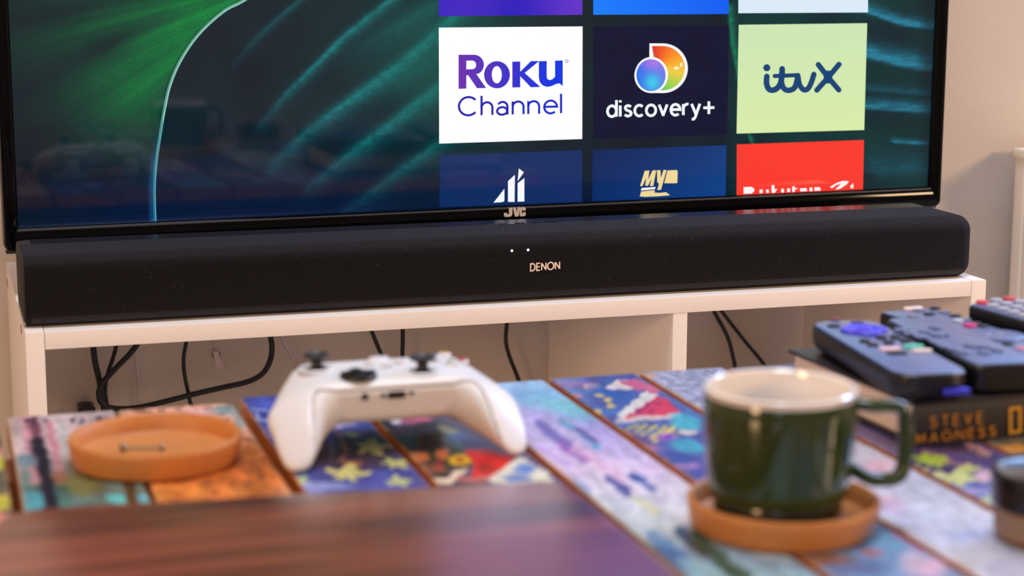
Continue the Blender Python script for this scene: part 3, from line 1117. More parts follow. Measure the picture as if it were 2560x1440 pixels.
cable('straight thick black cable hanging leftmost, behind the loop', [(228, 770), (230, 830), (237, 900), (250, 960), (262, 1040), (264, 1120), (262, 1400)], .0031, cab)
cable('thin black cable curving just right of the leftmost one', [(310, 770), (296, 840), (284, 890), (268, 940), (263, 980), (270, 1030), (280, 1120), (276, 1400)], .0022, cab, y=.359)
cable('thick black cable making the big loop across the left opening', [(420, 720), (372, 800), (338, 868), (290, 920), (256, 958), (247, 990), (262, 1014), (300, 1022), (350, 1018), (420, 1002), (490, 984), (560, 968), (620, 954), (655, 935), (674, 905), (680, 870), (674, 830), (664, 780), (660, 730)], .0030, cab, y=.347)
cable('thin black cable hanging straight in the middle of the left opening', [(470, 780), (466, 850), (459, 895), (462, 940), (474, 1000), (480, 1060), (478, 1400)], .0021, cab)
cable('black cable slanting down behind the white game controller, the left of two', [(905, 760), (930, 830), (955, 892), (975, 950), (990, 1050), (995, 1400)], .0023, cab)
cable('vertical black cable behind the right thumbstick of the controller', [(1006, 760), (1007, 830), (1006, 900), (1005, 1000), (1006, 1400)], .0024, cab)
cable('black cable left of the divider, curving down past the grey wall', [(1276, 760), (1267, 812), (1265, 855), (1275, 895), (1298, 955), (1320, 1040), (1330, 1400)], .0023, cab)
cable('black cable right of the divider, the steeper of the pair', [(1760, 720), (1785, 778), (1818, 840), (1832, 890), (1838, 930), (1840, 1060), (1838, 1400)], .0024, cab)
cable('black cable right of the divider, slanting further right towards the remotes', [(1780, 740), (1806, 780), (1860, 850), (1912, 914), (1945, 975), (1958, 1060), (1962, 1350)], .0022, cab, y=.358)
cable('thin off-white cable slanting down to the left thumbstick of the controller', [(690, 790), (706, 850), (724, 885), (742, 925), (790, 1040), (800, 1400)], .0014, wcab, y=.362)
cable('thin off-white cable hanging by itself on the wall, left of the network plug', [(336, 780), (338, 880), (345, 950), (346, 1060), (344, 1400)], .0010, wcab, y=.372)

# network plug dangling in the opening
P0 = ony(547, 892, .352)
clr = mat('clear_plug_plastic', (206, 184, 172), rough=0.25)
gold = mat('plug_contacts', (120, 84, 50), rough=0.35, metal=.7)
npg = thing('network_plug', 'clear plastic network plug dangling on a thin cable in the left opening', 'plug', (P0[0], P0[1], P0[2] - .012))
npg.rotation_euler = (0, math.radians(-12), 0)
rprism('plug_body', .0115, .008, 0, .021, .001, .0006, clr, npg)
loops('latch', [[(px, py, z) for px, py in rrect(.006, .001, .0004, 2, 0, -.0042 - d)] for z, d in ((.002, 0), (.012, .0014), (.0195, .0024))], clr, npg)
for i in range(4):
    box('contact', (-.0039 + i * .0026, -.0041, .0155), (.0012, .0004, .006), gold, npg)
tube('cable', [(0, 0, .020), (.0003, 0, .027), (.002, 0, .035), (.004, .004, .06), (.005, .01, .1)], .0013, wcab, npg, n=8)

# black mains plug low on the wall
P0 = ony(213, 1030, YF)
plg = thing('mains_plug', 'black mains plug low on the wall above the cork tray', 'plug', (P0[0], YF, P0[2] - .004))
rprism('plug_body', .017, .030, 0, .012, .005, .003, mat('plug_black', (24, 22, 22), rough=.35), plg, loc=(0, -.016, .004))
sk = loops('fuse_cover', [[(px, py - .016, z) for px, py in rrect(.010 - d, .014 - d, .002)] for z, d in ((.0155, 0), (.0168, .001))], cab, plg)
rprism('socket_plate', .070, .008, -.085, -.010, .002, .002, mat('socket_white', (196, 178, 168), rough=.4), plg, loc=(-.01, -.0042, 0))

# ================================================================== RADIATOR ON THE RIGHT
radm = mat('radiator_enamel', (243, 228, 208), rough=0.32, bump=0.05, bscale=60)
rx0, ry0, ry1, rzt = 0.587, 0.230, 0.356, 0.0835
rad = thing('radiator', 'cream enamelled panel radiator on the wall at the right edge', 'radiator', (rx0 + .45, ry1, FZ + .10))
rz_ = rzt - (FZ + .10)


def rbox(name, x0, x1, y0, y1, z0, z1, bev=.002, seg=3, par=None):
    return box(name, ((x0 + x1) / 2 - rx0 - .45, (y0 + y1) / 2 - ry1, (z0 + z1) / 2), (x1 - x0, y1 - y0, z1 - z0), radm, par or rad, bev, seg)


rbox('back_panel', rx0 + .002, rx0 + .9, ry1 - .022, ry1, 0, rz_ - .006, .004)
rbox('side_panel', rx0 + .004, rx0 + .012, ry0 + .004, ry1 - .0245, .002, rz_ - .004, .0015)
fp = rbox('front_panel', rx0 + .006, rx0 + .9, ry0, ry0 + .016, 0, rz_ - .006, .004)
for i in range(12):
    rbox('flute', rx0 + .04 + i * .072, rx0 + .08 + i * .072, ry0 - .004, ry0 + .004, .04, rz_ - .04, .0035, par=rad)
rbox('top_grille', rx0 - .002, rx0 + .9, ry0 - .002, ry1 - .001, rz_ - .012, rz_, .005, 4)
rbox('wall_bracket', rx0 + .1, rx0 + .13, ry1 - .002, YF - .0005, .05, .30, .001)
rbox('wall_bracket', rx0 + .75, rx0 + .78, ry1 - .002, YF - .0005, .05, .30, .001)

# ================================================================== COFFEE TABLE OF PRINTED PLANKS
ZT = 0.022
TYN, TYF = -1.30, -0.372
woodm = mat('plank_edge', (206, 124, 44), rough=0.5, var=.2, vscale=30, aniso=(4, 1, 8))
printm = mat('plank_print', (128, 128, 128), rough=0.26, spec=.5, vcol=True, bump=.12, bscale=120)
table = thing('coffee_table', 'coffee table topped with loose-gapped planks printed in bright poster art', 'table', (-.30, -.84, FZ))
tx_, ty_ = -.30, -.84
rs = np.random.RandomState(5)


class Paint:
    def __init__(s, u, v):
        s.u, s.v = u, v
        s.c = np.zeros((len(u), 3))

    def base(s, f):
        s.c = f(s.u, s.v)

    def mixm(s, k, col):
        k = np.clip(k, 0, 1)[:, None]
        s.c = s.c * (1 - k) + np.array(col, float) * k

    def ell(s, cu, cv, ru, rv, col, ang=0, a=1.0, soft=.25):
        t = math.radians(ang)
        du, dv = s.u - cu, s.v - cv
        x = (du * math.cos(t) + dv * math.sin(t)) / ru
        y = (-du * math.sin(t) + dv * math.cos(t)) / rv
        r = np.hypot(x, y)
        s.mixm(a * np.clip((1 + soft - r) / (2 * soft), 0, 1), col)

    def poly(s, P, col, a=1.0):
        ins = np.zeros(s.u.shape, bool)
        n = len(P)
        for i in range(n):
            x0, y0 = P[i]
            x1, y1 = P[(i + 1) % n]
            if y0 == y1:
                continue
            c_ = ((s.v >= min(y0, y1)) & (s.v < max(y0, y1)) & (s.u < x0 + (s.v - y0) * (x1 - x0) / (y1 - y0)))
            ins ^= c_
        s.mixm(a * ins, col)

    def line(s, P, w, col, a=1.0, soft=.4):
        d, t, sd = seg_dist(s.u, s.v, P)
        s.mixm(a * np.clip((w / 2 * (1 + soft) - d) / (w * soft + 1e-6), 0, 1), col)

    def leaf(s, cu, cv, r, col, ang=0, sq=.42):
        """three to five pointed leaf lying on the plank (foreshortened)"""
        du, dv = s.u - cu, (s.v - cv) / sq
        th = np.arctan2(dv, du) + math.radians(ang)
        rr = np.hypot(du, dv)
        prof_ = 1.12 * r * (.30 + .46 * np.abs(np.cos(2.5 * th)) ** 2.2 + .16 * np.abs(np.cos(5.5 * th)) + .16 * np.cos(th))
        s.mixm((rr < prof_) * 1.0, col)


def P0f(p, X, Y):
    n = vnoise(X / .012, Y / .02, 11)
    p.c = np.array([150, 84, 88]) * n[:, None] + np.array([64, 92, 66]) * (1 - n)[:, None]
    p.mixm(vnoise(X / .008 + 9, Y / .016, 12) > .62, (196, 190, 60))
    p.mixm(vnoise(X / .01 + 3, Y / .02 + 7, 13) > .72, (230, 150, 130))


def P1f(p, X, Y):
    n = vnoise(X / .01, Y / .05, 21)
    t = np.clip((p.v - 1130) / 90, 0, 1)[:, None]
    top = np.array([236, 210, 206]) * (1 - .25 * n)[:, None]
    low = np.array([110, 150, 142]) * (1.1 - .4 * n)[:, None]
    p.c = top * (1 - t) + low * t
    p.line([(62, 1050), (90, 1200)], 24, (214, 150, 158), .8)
    p.line([(82, 1050), (105, 1150), (125, 1290)], 26, (110, 52, 76), .8)
    p.line([(92, 1110), (112, 1180), (128, 1260)], 34, (34, 32, 52), .95)
    p.line([(120, 1060), (150, 1180)], 18, (216, 140, 150), .8)
    p.line([(152, 1060), (170, 1130)], 14, (196, 196, 190), .9)
    p.poly([(60, 1230), (104, 1230), (110, 1300), (62, 1300)], (92, 172, 186), .85)
    p.ell(60, 1150, 30, 16, (128, 150, 160))
    for i, x in enumerate((60, 78, 104, 176, 196, 245, 262)):
        p.poly([(x, 1046 - i), (x + 12, 1044), (x + 14, 1056), (x + 2, 1058)], (66, 44, 74), .8)
    p.ell(205, 1210, 50, 30, (110, 118, 66), a=.8)
    p.ell(150, 1195, 22, 16, (176, 116, 84), a=.8)
    p.ell(296, 1246, 28, 12, (86, 200, 196))
    p.poly([(306, 1200), (338, 1200), (344, 1262), (322, 1262)], (70, 62, 38))
    p.ell(375, 1246, 26, 14, (92, 190, 202))
    p.line([(392, 1205), (400, 1270)], 6, (226, 226, 214))
    k = p.u > 330
    p.mixm(k * (p.v < 1100) * 1.0, (226, 176, 160))


def P2f(p, X, Y):
    n = vnoise(X / .006, Y / .012, 31)
    t = np.clip((p.v - 1070) / 60, 0, 1)[:, None]
    p.c = np.array([236, 176, 150]) * (1 - t) + np.array([214, 124, 62]) * t
    p.c = p.c * (.82 + .36 * n)[:, None]
    p.mixm((vnoise(X / .0035, Y / .007, 32) > .70) * .55, (104, 58, 40))
    p.ell(560, 1026, 46, 12, (150, 170, 170), a=.9)
    p.ell(600, 1055, 18, 18, (166, 178, 172), a=.9)
    p.ell(500, 1030, 40, 8, (240, 186, 180), a=.8)
    p.ell(610, 1165, 60, 20, (170, 92, 54), a=.4)
    p.mixm((p.v > 1215) * (vnoise(X / .01, Y / .02, 33)) * .8, (240, 164, 84))


LEAFY = (206, 200, 124)


def P3f(p, X, Y):
    n = vnoise(X / .012, Y / .03, 41)
    p.c = np.array([84, 92, 168]) * (.85 + .3 * n)[:, None]
    p.line([(628, 1020), (690, 1030)], 4, (170, 176, 220))
    p.line([(640, 1030), (648, 1048), (668, 1052)], 6, (176, 180, 220))
    p.ell(850, 1050, 44, 20, (216, 196, 222), a=.9)
    p.ell(900, 1035, 30, 10, (190, 186, 226), a=.8)
    p.ell(925, 1120, 110, 44, (78, 58, 72), a=.95, soft=.5)
    p.ell(860, 1150, 80, 26, (84, 54, 58), a=.8, soft=.5)
    p.line([(840, 1080), (870, 1120), (850, 1150), (900, 1160)], 8, (170, 112, 84))
    p.ell(880, 1085, 26, 6, (150, 160, 120))
    p.leaf(925, 1118, 52, LEAFY, 10)
    p.leaf(985, 1160, 40, LEAFY, 40)
    p.leaf(868, 1187, 58, (216, 206, 130), 80)
    p.leaf(990, 1205, 36, (204, 208, 140), 20)
    p.leaf(745, 1203, 34, (178, 200, 140), 60)
    p.ell(800, 1216, 90, 10, (176, 186, 226), a=.7)
    p.leaf(780, 1110, 30, LEAFY, 30)


def P4f(p, X, Y):
    n = vnoise(X / .01, Y / .02, 51)
    p.c = np.array([96, 78, 108]) * (.8 + .4 * n)[:, None]
    p.ell(975, 1050, 34, 9, (238, 226, 220))
    p.ell(1040, 1048, 34, 14, (216, 110, 140))
    p.ell(1030, 1075, 50, 18, (132, 104, 140), a=.9)
    p.ell(960, 1060, 24, 10, (48, 44, 60))
    p.ell(1090, 1110, 60, 44, (38, 40, 28), soft=.5)
    p.ell(1030, 1120, 40, 26, (60, 44, 30), soft=.5)
    p.ell(1120, 1140, 60, 34, (56, 66, 40), soft=.5)
    p.ell(1150, 1098, 40, 22, (78, 150, 200), 25)
    p.ell(1120, 1075, 26, 10, (190, 190, 150), 20)
    p.ell(1195, 1120, 50, 16, (64, 70, 150), 25)
    p.ell(1050, 1143, 24, 14, (196, 116, 66))
    p.ell(1106, 1135, 18, 13, (204, 112, 66))
    p.ell(1095, 1165, 10, 16, (170, 58, 70))
    p.ell(1150, 1150, 32, 14, (226, 178, 40))
    p.ell(1150, 1150, 12, 6, (170, 100, 30))
    p.poly([(1160, 1125), (1210, 1122), (1300, 1135), (1240, 1190), (1180, 1196), (1185, 1160)], (214, 44, 42))
    p.ell(1215, 1172, 20, 14, (140, 34, 40), a=.6)
    p.ell(1080, 1172, 40, 12, (150, 90, 60), a=.8)
    p.poly([(1060, 1190), (1120, 1194), (1150, 1172), (1166, 1174), (1130, 1210), (1070, 1212)], (236, 214, 184))
    p.poly([(1076, 1184), (1122, 1180), (1108, 1194), (1072, 1196)], (48, 40, 42))
    p.ell(1190, 1198, 44, 8, (196, 110, 100), a=.9)
    p.poly([(1215, 1200), (1300, 1142), (1335, 1160), (1400, 1210), (1240, 1210)], (220, 214, 196))
    p.ell(1310, 1172, 26, 14, (84, 126, 190))
    p.ell(1290, 1195, 34, 8, (70, 110, 176), a=.8)
    p.ell(1360, 1196, 16, 7, (226, 222, 180))


def P5f(p, X, Y):
    n = vnoise(X / .014, Y / .05, 61)
    n2 = vnoise(X / .005, Y / .03, 62)
    t = np.clip((p.v - 960) / 480, 0, 1)
    K = [(0, (150, 186, 220)), (.10, (124, 182, 206)), (.2, (176, 164, 210)), (.42, (226, 204, 226)), (.62, (228, 224, 218)), (.8, (206, 210, 196)), (.92, (130, 160, 180)), (1, (150, 186, 196))]
    p.c = np.stack([np.interp(t + .10 * (n - .5), [k[0] for k in K], [k[1][i] for k in K]) for i in range(3)], -1)
    p.c = p.c * (.93 + .14 * n2)[:, None]
    p.ell(1330, 990, 60, 14, (112, 166, 214), a=.8, soft=.5)
    p.ell(1410, 1015, 90, 18, (120, 190, 200), 15, a=.8, soft=.5)
    p.line([(1345, 1058), (1400, 1100), (1460, 1145)], 22, (92, 80, 160), .8)
    p.line([(1400, 1110), (1470, 1150)], 16, (150, 84, 166), .8)
    p.line([(1400, 1050), (1450, 1080), (1495, 1118)], 14, (90, 160, 190), .8)
    p.line([(1440, 1072), (1490, 1104)], 14, (110, 84, 150), .7)
    p.line([(1350, 1120), (1420, 1160)], 16, (190, 160, 214), .8)
    p.line([(1440, 1120), (1560, 1200)], 26, (232, 190, 212), .7)
    p.line([(1520, 1195), (1572, 1232)], 18, (96, 92, 150), .9)
    p.line([(1582, 1190), (1628, 1220)], 20, (72, 96, 160), .9)
    p.line([(1440, 1205), (1470, 1235)], 20, (150, 170, 206), .8)
    p.line([(1590, 1244), (1640, 1280)], 16, (230, 222, 160), .8)
    p.line([(1700, 1330), (1760, 1380)], 30, (40, 50, 60), .8)
    p.line([(1740, 1340), (1820, 1420), (1860, 1440)], 34, (28, 84, 66), .85)
    p.ell(1680, 1390, 60, 22, (70, 96, 140), 30, a=.8, soft=.5)
    p.ell(1650, 1350, 40, 14, (110, 150, 180), 30, a=.7)
    p.ell(1750, 1420, 60, 16, (160, 196, 200), 20, a=.8)


def P6f(p, X, Y):
    n = vnoise(X / .008, Y / .018, 71)
    n2 = vnoise(X / .02, Y / .03, 72)
    p.c = np.array([98, 86, 150]) * (1 - n)[:, None] + np.array([86, 128, 186]) * n[:, None]
    p.ell(1430, 960, 60, 9, (150, 112, 170), a=.7)
    p.ell(1480, 968, 24, 10, (226, 176, 170))
    p.ell(1530, 985, 60, 18, (66, 108, 176), 15, a=.9)
    p.poly([(1510, 968), (1545, 950), (1590, 948), (1630, 972), (1560, 975)], (232, 216, 208))
    p.poly([(1545, 952), (1590, 948), (1660, 972), (1640, 985), (1560, 965)], (214, 110, 140))
    p.poly([(1540, 1040), (1610, 980), (1650, 984), (1565, 1050)], (226, 222, 210))
    p.poly([(1555, 1048), (1640, 990), (1668, 998), (1700, 1030), (1650, 1046)], (222, 56, 84))
    p.line([(1580, 1036), (1630, 1008), (1650, 1012)], 5, (110, 40, 90), .9)
    p.line([(1600, 1040), (1640, 1020)], 4, (110, 40, 90), .9)
    p.line([(1545, 1052), (1700, 1038)], 10, (232, 216, 196), .9)
    for (a, b) in ((1500, 988), (1518, 1000), (1527, 1016), (1490, 1030)):
        p.ell(a, b, 11, 6, (226, 206, 120))
    p.ell(1440, 990, 20, 7, (190, 130, 150))
    for i in range(6):
        p.line([(1550 + i * 26, 1086 + i * 2), (1592 + i * 24, 1062 + i * 1)], 8, (232, 208, 96), .95)
        p.line([(1560 + i * 26, 1076 + i * 2), (1590 + i * 24, 1054)], 5, (60, 60, 110), .8)
    p.line([(1636, 1104), (1690, 1064)], 12, (232, 208, 110))
    p.ell(1665, 1094, 26, 8, (150, 66, 190), 0, a=.8)
    p.ell(1590, 1100, 44, 16, (110, 70, 110), 20, a=.8, soft=.5)
    p.ell(1715, 1056, 40, 22, (92, 186, 200), 10)
    p.ell(1720, 1080, 26, 5, (226, 214, 200))
    p.ell(1720, 1115, 50, 16, (84, 170, 190), 10)
    p.ell(1650, 1130, 36, 9, (200, 130, 170), 20)
    p.ell(1690, 1145, 60, 14, (76, 92, 160), 15, a=.9)
    p.ell(1710, 1165, 40, 8, (190, 140, 186), a=.8)
    p.ell(1730, 1190, 40, 10, (88, 84, 160), a=.8)
    # lower right, beyond the saucer
    k = (p.v > 1290) * 1.0
    p.mixm(k * .9, (120, 160, 196))
    p.ell(2040, 1400, 90, 16, (150, 90, 60), a=.8)
    p.ell(2180, 1380, 30, 10, (196, 110, 110), 0, a=.7)
    p.ell(2230, 1350, 60, 20, (130, 186, 214), a=.9, soft=.5)
    p.ell(2150, 1420, 70, 16, (84, 100, 146), a=.7, soft=.5)
    p.ell(2330, 1420, 60, 30, (236, 190, 216), 0, a=.9, soft=.6)
    p.ell(2280, 1400, 30, 24, (226, 200, 214), 0, a=.7, soft=.6)
    p.ell(2420, 1430, 60, 16, (120, 150, 200), a=.8, soft=.5)
    p.line([(2240, 1335), (2300, 1372)], 16, (226, 130, 180), .7)


def P7f(p, X, Y):
    n = vnoise(X / .0022, Y / .004, 81)
    n2 = vnoise(X / .02, Y / .04, 82)
    top = np.array([176, 176, 196])[None] * (.78 + .4 * n)[:, None]
    low = np.array([212, 212, 228])[None] * (.9 + .2 * n2)[:, None]
    t = np.clip((p.v - 1080) / 80, 0, 1)[:, None]
    p.c = top * (1 - t) + low * t
    p.ell(1620, 940, 24, 7, (214, 176, 150))
    p.ell(2200, 1165, 40, 14, (230, 180, 200), a=.8, soft=.5)
    p.ell(2240, 1270, 50, 18, (212, 170, 206), 20, a=.7, soft=.6)
    p.ell(2210, 1245, 30, 10, (236, 190, 190), a=.5, soft=.6)
    p.ell(2440, 1340, 70, 14, (170, 180, 222), a=.7, soft=.6)
    p.ell(2300, 1280, 60, 20, (222, 226, 240), a=.7, soft=.6)
    p.ell(2520, 1420, 70, 20, (196, 196, 226), a=.7, soft=.6)


def P8f(p, X, Y):
    n = vnoise(X / .012, Y / .03, 91)
    p.c = np.array([82, 72, 118]) * (.85 + .3 * n)[:, None]
    p.mixm((p.v > 1190) * .9, (104, 120, 190))
    p.line([(2310, 1125), (2360, 1150), (2440, 1170)], 10, (176, 120, 120), .7)
    p.line([(2420, 1112), (2470, 1135)], 16, (226, 170, 150), .8)
    p.leaf(2310, 1148, 40, (168, 190, 70), 15)
    p.leaf(2345, 1156, 34, (176, 186, 80), 60)
    p.leaf(2296, 1180, 32, (206, 204, 130), 40)
    p.leaf(2390, 1198, 62, (214, 216, 150), 75)
    p.leaf(2415, 1172, 30, (186, 190, 120), 10)
    p.ell(2460, 1190, 24, 16, (226, 190, 200), a=.9)
    p.ell(2430, 1228, 60, 10, (190, 180, 220), a=.7)
    p.leaf(2478, 1250, 44, (206, 226, 196), 20)
    p.ell(2520, 1290, 40, 16, (170, 180, 220), a=.7)
    p.ell(2540, 1385, 60, 40, (214, 150, 80), a=.95, soft=.4)
    p.ell(2520, 1412, 22, 12, (200, 90, 60), a=.8)


def P9f(p, X, Y):
    n = vnoise(X / .01, Y / .02, 95)
    p.c = np.array([120, 104, 84]) * (.8 + .4 * n)[:, None]
    p.ell(2540, 1122, 50, 10, (216, 146, 60), a=.9)
    p.mixm((vnoise(X / .02, Y / .05, 96) > .6) * .6, (206, 150, 70))


def PXf(seed):
    def f(p, X, Y):
        n = vnoise(X / .015, Y / .03, seed)
        m_ = vnoise(X / .01 + 5, Y / .02, seed + 1)
        c1, c2, c3 = [np.array(c, float) for c in (((96, 110, 170), (210, 120, 90), (220, 210, 190)), ((60, 120, 110), (180, 90, 110), (226, 200, 120)), ((120, 90, 150), (80, 150, 180), (230, 190, 180)))[seed % 3]]
        p.c = c1 * (1 - n)[:, None] + c2 * n[:, None]
        p.mixm((m_ > .62) * .9, c3)
    return f


edges = [(-.7300, -.6605, PXf(101)), (-.6560, -.5880, P0f), (-.5820, -.5160, P1f), (-.5125, -.4400, P2f), (-.4325, -.3640, P3f), (-.3590, -.2910, P4f), (-.2860, -.2245, P5f),
         (-.2195, -.1570, P6f), (-.1525, -.0905, P7f), (-.0855, -.0215, P8f), (-.0170, .0480, P9f), (.0530, .1190, PXf(102)), (.1240, .1900, PXf(103))]
offs = [0, .004, -.003, -.004, .0085, -.004, .0015, .0025, .003, .0, .001, .002, -.001]
PT = .016
for i, (x0, x1, fn) in enumerate(edges):
    yf = TYF + offs[i]
    nx = 46
    ys = np.concatenate([np.linspace(TYN, -.98, 30), np.linspace(-.978, yf, 340)])
    xs_ = np.linspace(x0, x1, nx)
    X, Y = np.meshgrid(xs_, ys, indexing='ij')
    X, Y = X.ravel(), Y.ravel()
    bevz = np.minimum(np.minimum(X - x0, x1 - X), np.minimum(yf - Y, Y - TYN))
    Z = ZT - np.where(bevz < 1e-5, .0008, 0)
    u_, v_ = proj(X, Y, Z)
    wu = 11 * (vnoise(X / .0042 + 3, Y / .009, 301) - .5) + 5 * (vnoise(X / .0018, Y / .004, 302) - .5)
    wv = 7 * (vnoise(X / .0042 + 9, Y / .009, 303) - .5)
    p = Paint(u_ + wu, v_ + wv)
    fn(p, X, Y)
    p.c = p.c * (1 + .16 * (vnoise(X / .003, Y / .008, 304) - .5) + .10 * (vnoise(X / .0014, Y / .0018, 305) - .5))[:, None]
    wear = vnoise(X / .004, Y / .004, 200 + i) * np.exp(-bevz / .0012)
    p.mixm(wear * 1.1, (205, 170, 130))
    near = np.clip((-.86 - Y) / .05, 0, 1)
    far = Paint(u_, v_)
    PXf(110 + i)(far, X, Y)
    p.c = p.c * (1 - near)[:, None] + far.c * near[:, None]
    ny = len(ys)
    I = np.arange(nx * ny).reshape(nx, ny)
    F = np.stack([I[:-1, :-1], I[1:, :-1], I[1:, 1:], I[:-1, 1:]], -1).reshape(-1, 4)
    ring = np.concatenate([I[:, 0], I[-1, 1:], I[-2::-1, -1], I[0, -2:0:-1]])
    V = np.stack([X - tx_, Y - ty_, Z - FZ], -1)
    low = V[ring].copy()
    low[:, 2] = ZT - PT - FZ
    nv = len(V)
    m_ = len(ring)
    F2 = [(int(ring[(k + 1) % m_]), int(ring[k]), nv + k, nv + (k + 1) % m_) for k in range(m_)]
    V = np.concatenate([V, low])
    F2.append(tuple(nv + k for k in range(m_))[::-1])
    me = bpy.data.meshes.new('plank')
    allf = [tuple(map(int, f)) for f in F] + F2
    me.from_pydata(V.tolist(), [], allf)
    me.materials.append(printm)
    me.materials.append(woodm)
    me.polygons.foreach_set('material_index', [0] * len(F) + [1] * len(F2))
    rgb = np.concatenate([linarr(p.c) ** 1.12 * .92, np.full((m_, 3), .3)])
    set_cols(me, rgb)
    me.update()
    link('plank', me, table)
tw = mat('table_frame_wood', (150, 84, 34), rough=.55, var=.2, vscale=20)
ZF = ZT - PT - FZ
box('cross_beam', (0.03, .40, ZF - .02), (.90, .05, .039), tw, table, .002)
box('cross_beam', (0.03, -.40, ZF - .02), (.90, .05, .039), tw, table, .002)
box('cross_beam', (0.03, 0, ZF - .02), (.90, .05, .039), tw, table, .002)
for sx in (-.39, .45):
    box('side_rail', (sx, 0, ZF - .055), (.04, .86, .03), tw, table, .002)
    for sy in (-.40, .40):
        box('leg', (sx, sy, (ZF - .072) / 2), (.05, .05, ZF - .073), tw, table, .003)

# ================================================================== WALNUT BOARD IN FRONT
walm = bpy.data.materials.new('walnut')
walm.use_nodes = True
nt = walm.node_tree
b = nt.nodes['Principled BSDF']
tc = nt.nodes.new('ShaderNodeTexCoord')
mp = nt.nodes.new('ShaderNodeMapping')
mp.inputs['Scale'].default_value = (2.2, 24, 1)
mp.inputs['Rotation'].default_value = (0, 0, math.radians(4))
no = nt.nodes.new('ShaderNodeTexNoise')
no.inputs['Scale'].default_value = 1.6
no.inputs['Detail'].default_value = 5
no.inputs['Distortion'].default_value = .8
nt.links.new(tc.outputs['Object'], mp.inputs[0])
nt.links.new(mp.outputs[0], no.inputs['Vector'])
cr = nt.nodes.new('ShaderNodeValToRGB')
e_ = cr.color_ramp.elements
e_[0].position = .34
e_[0].color = (*lin((86, 40, 28)), 1)
e_[1].position = .68
e_[1].color = (*lin((156, 80, 56)), 1)
nt.links.new(no.outputs[0], cr.inputs[0])
nt.links.new(cr.outputs[0], b.inputs['Base Color'])
b.inputs['Roughness'].default_value = .24
b.inputs['Specular IOR Level'].default_value = .6
b.inputs['Coat Weight'].default_value = .8
b.inputs['Coat Roughness'].default_value = .22
mb = nt.nodes.new('ShaderNodeBump')
mb.inputs['Strength'].default_value = .25
mb.inputs['Distance'].default_value = .002
nt.links.new(no.outputs[0], mb.inputs['Height'])
nt.links.new(mb.outputs[0], b.inputs['Normal'])
ZB = ZT + .013
q1, q2, q3 = onz(1398, 1203, ZB), onz(60, 1272, ZB), onz(-5, 1320, ZB)
bcx, bcy = -.44, -.85
out = []
# outline counter-clockwise: near left, near right, far right (slightly rounded), far left (rounded)
out += [(-.612, -1.12), (-.298, -1.12), (-.3015, -.80)]
out += [(-.3045, -.668), (-.3060, -.6585), (-.3105, -.6520), (-.318, -.6490)]
out += [(-.36, -.6455), (-.45, -.6355), (-.54, -.6275), (-.570, -.6245), (-.583, -.6260), (-.5925, -.6330), (-.5985, -.6440), (-.602, -.662)]
out = [(x - bcx, y - bcy) for x, y in out]


def offset_poly(P, d):
    P = [np.array(p) for p in P]
    n = len(P)
    R = []
    for i in range(n):
        a, b_, c = P[i - 1], P[i], P[(i + 1) % n]
        d1 = (b_ - a) / np.linalg.norm(b_ - a)
        d2 = (c - b_) / np.linalg.norm(c - b_)
        n1 = np.array([-d1[1], d1[0]])
        n2 = np.array([-d2[1], d2[0]])
        mm = n1 + n2
        mm /= np.linalg.norm(mm)
        R.append(b_ + mm * d / max(.4, float(mm @ n1)))
    return R


brd = loops('walnut_board', [[(p[0], p[1], z) for p in offset_poly(out, d)] for z, d in ((.0003, .002), (.002, .0002), (.011, 0), (.0122, .0006), (.0128, .0018), (.0130, .0032))], walm)
brd.location = (bcx, bcy, ZT)
tag(brd, 'dark walnut board with rounded corners lying across the front of the table', 'board')

# ================================================================== CORK TRAYS
cork = mat('cork', (196, 124, 62), rough=0.45, var=.13, vscale=700, bump=.3, bscale=900)
CP = [(0, .0), (.0455, .0), (.0468, .0008), (.0485, .006), (.0496, .0125), (.0497, .0148), (.0488, .0160), (.0470, .0160), (.0460, .0150), (.0450, .0105), (.0440, .0062), (.0425, .0052), (.02, .0050), (.0001, .0050)]


def dish(label, x, y, rz=0):
    o = lathe('cork_tray', [(max(r, .0001), z) for r, z in CP], cork, n=96)
    o.location = (x, y, ZT + .0002)
    o.rotation_euler = (0, 0, rz)
    return tag(o, label, 'tray')


dish('round shallow cork tray at the left end of the table holding a small silver bar', -.5035, -.5040)
dish('round shallow cork tray used as a saucer under the green mug', -.2081, -.7223, 1.3)
silver = mat('polished_silver', (130, 122, 116), rough=.25, metal=.95)
P = onz(356, 1116, ZT + .008)
ear = thing('barbell_stud', 'tiny silver bar with a ball on each end lying in the left cork tray', 'jewellery', (P[0], P[1], ZT + .0054), math.radians(-14))
tube('shaft', [(-.011, 0, .0018), (.0, 0, .0018), (.011, 0, .0018)], .0006, silver, ear, n=10)
for sx, r_ in ((-.0112, .0022), (.0112, .0018)):
    lathe('ball', [(r_ * math.sin(a) + 1e-5, r_ - r_ * math.cos(a)) for a in np.linspace(0, PI, 10)], silver, ear, n=16, loc=(sx, 0, 0))

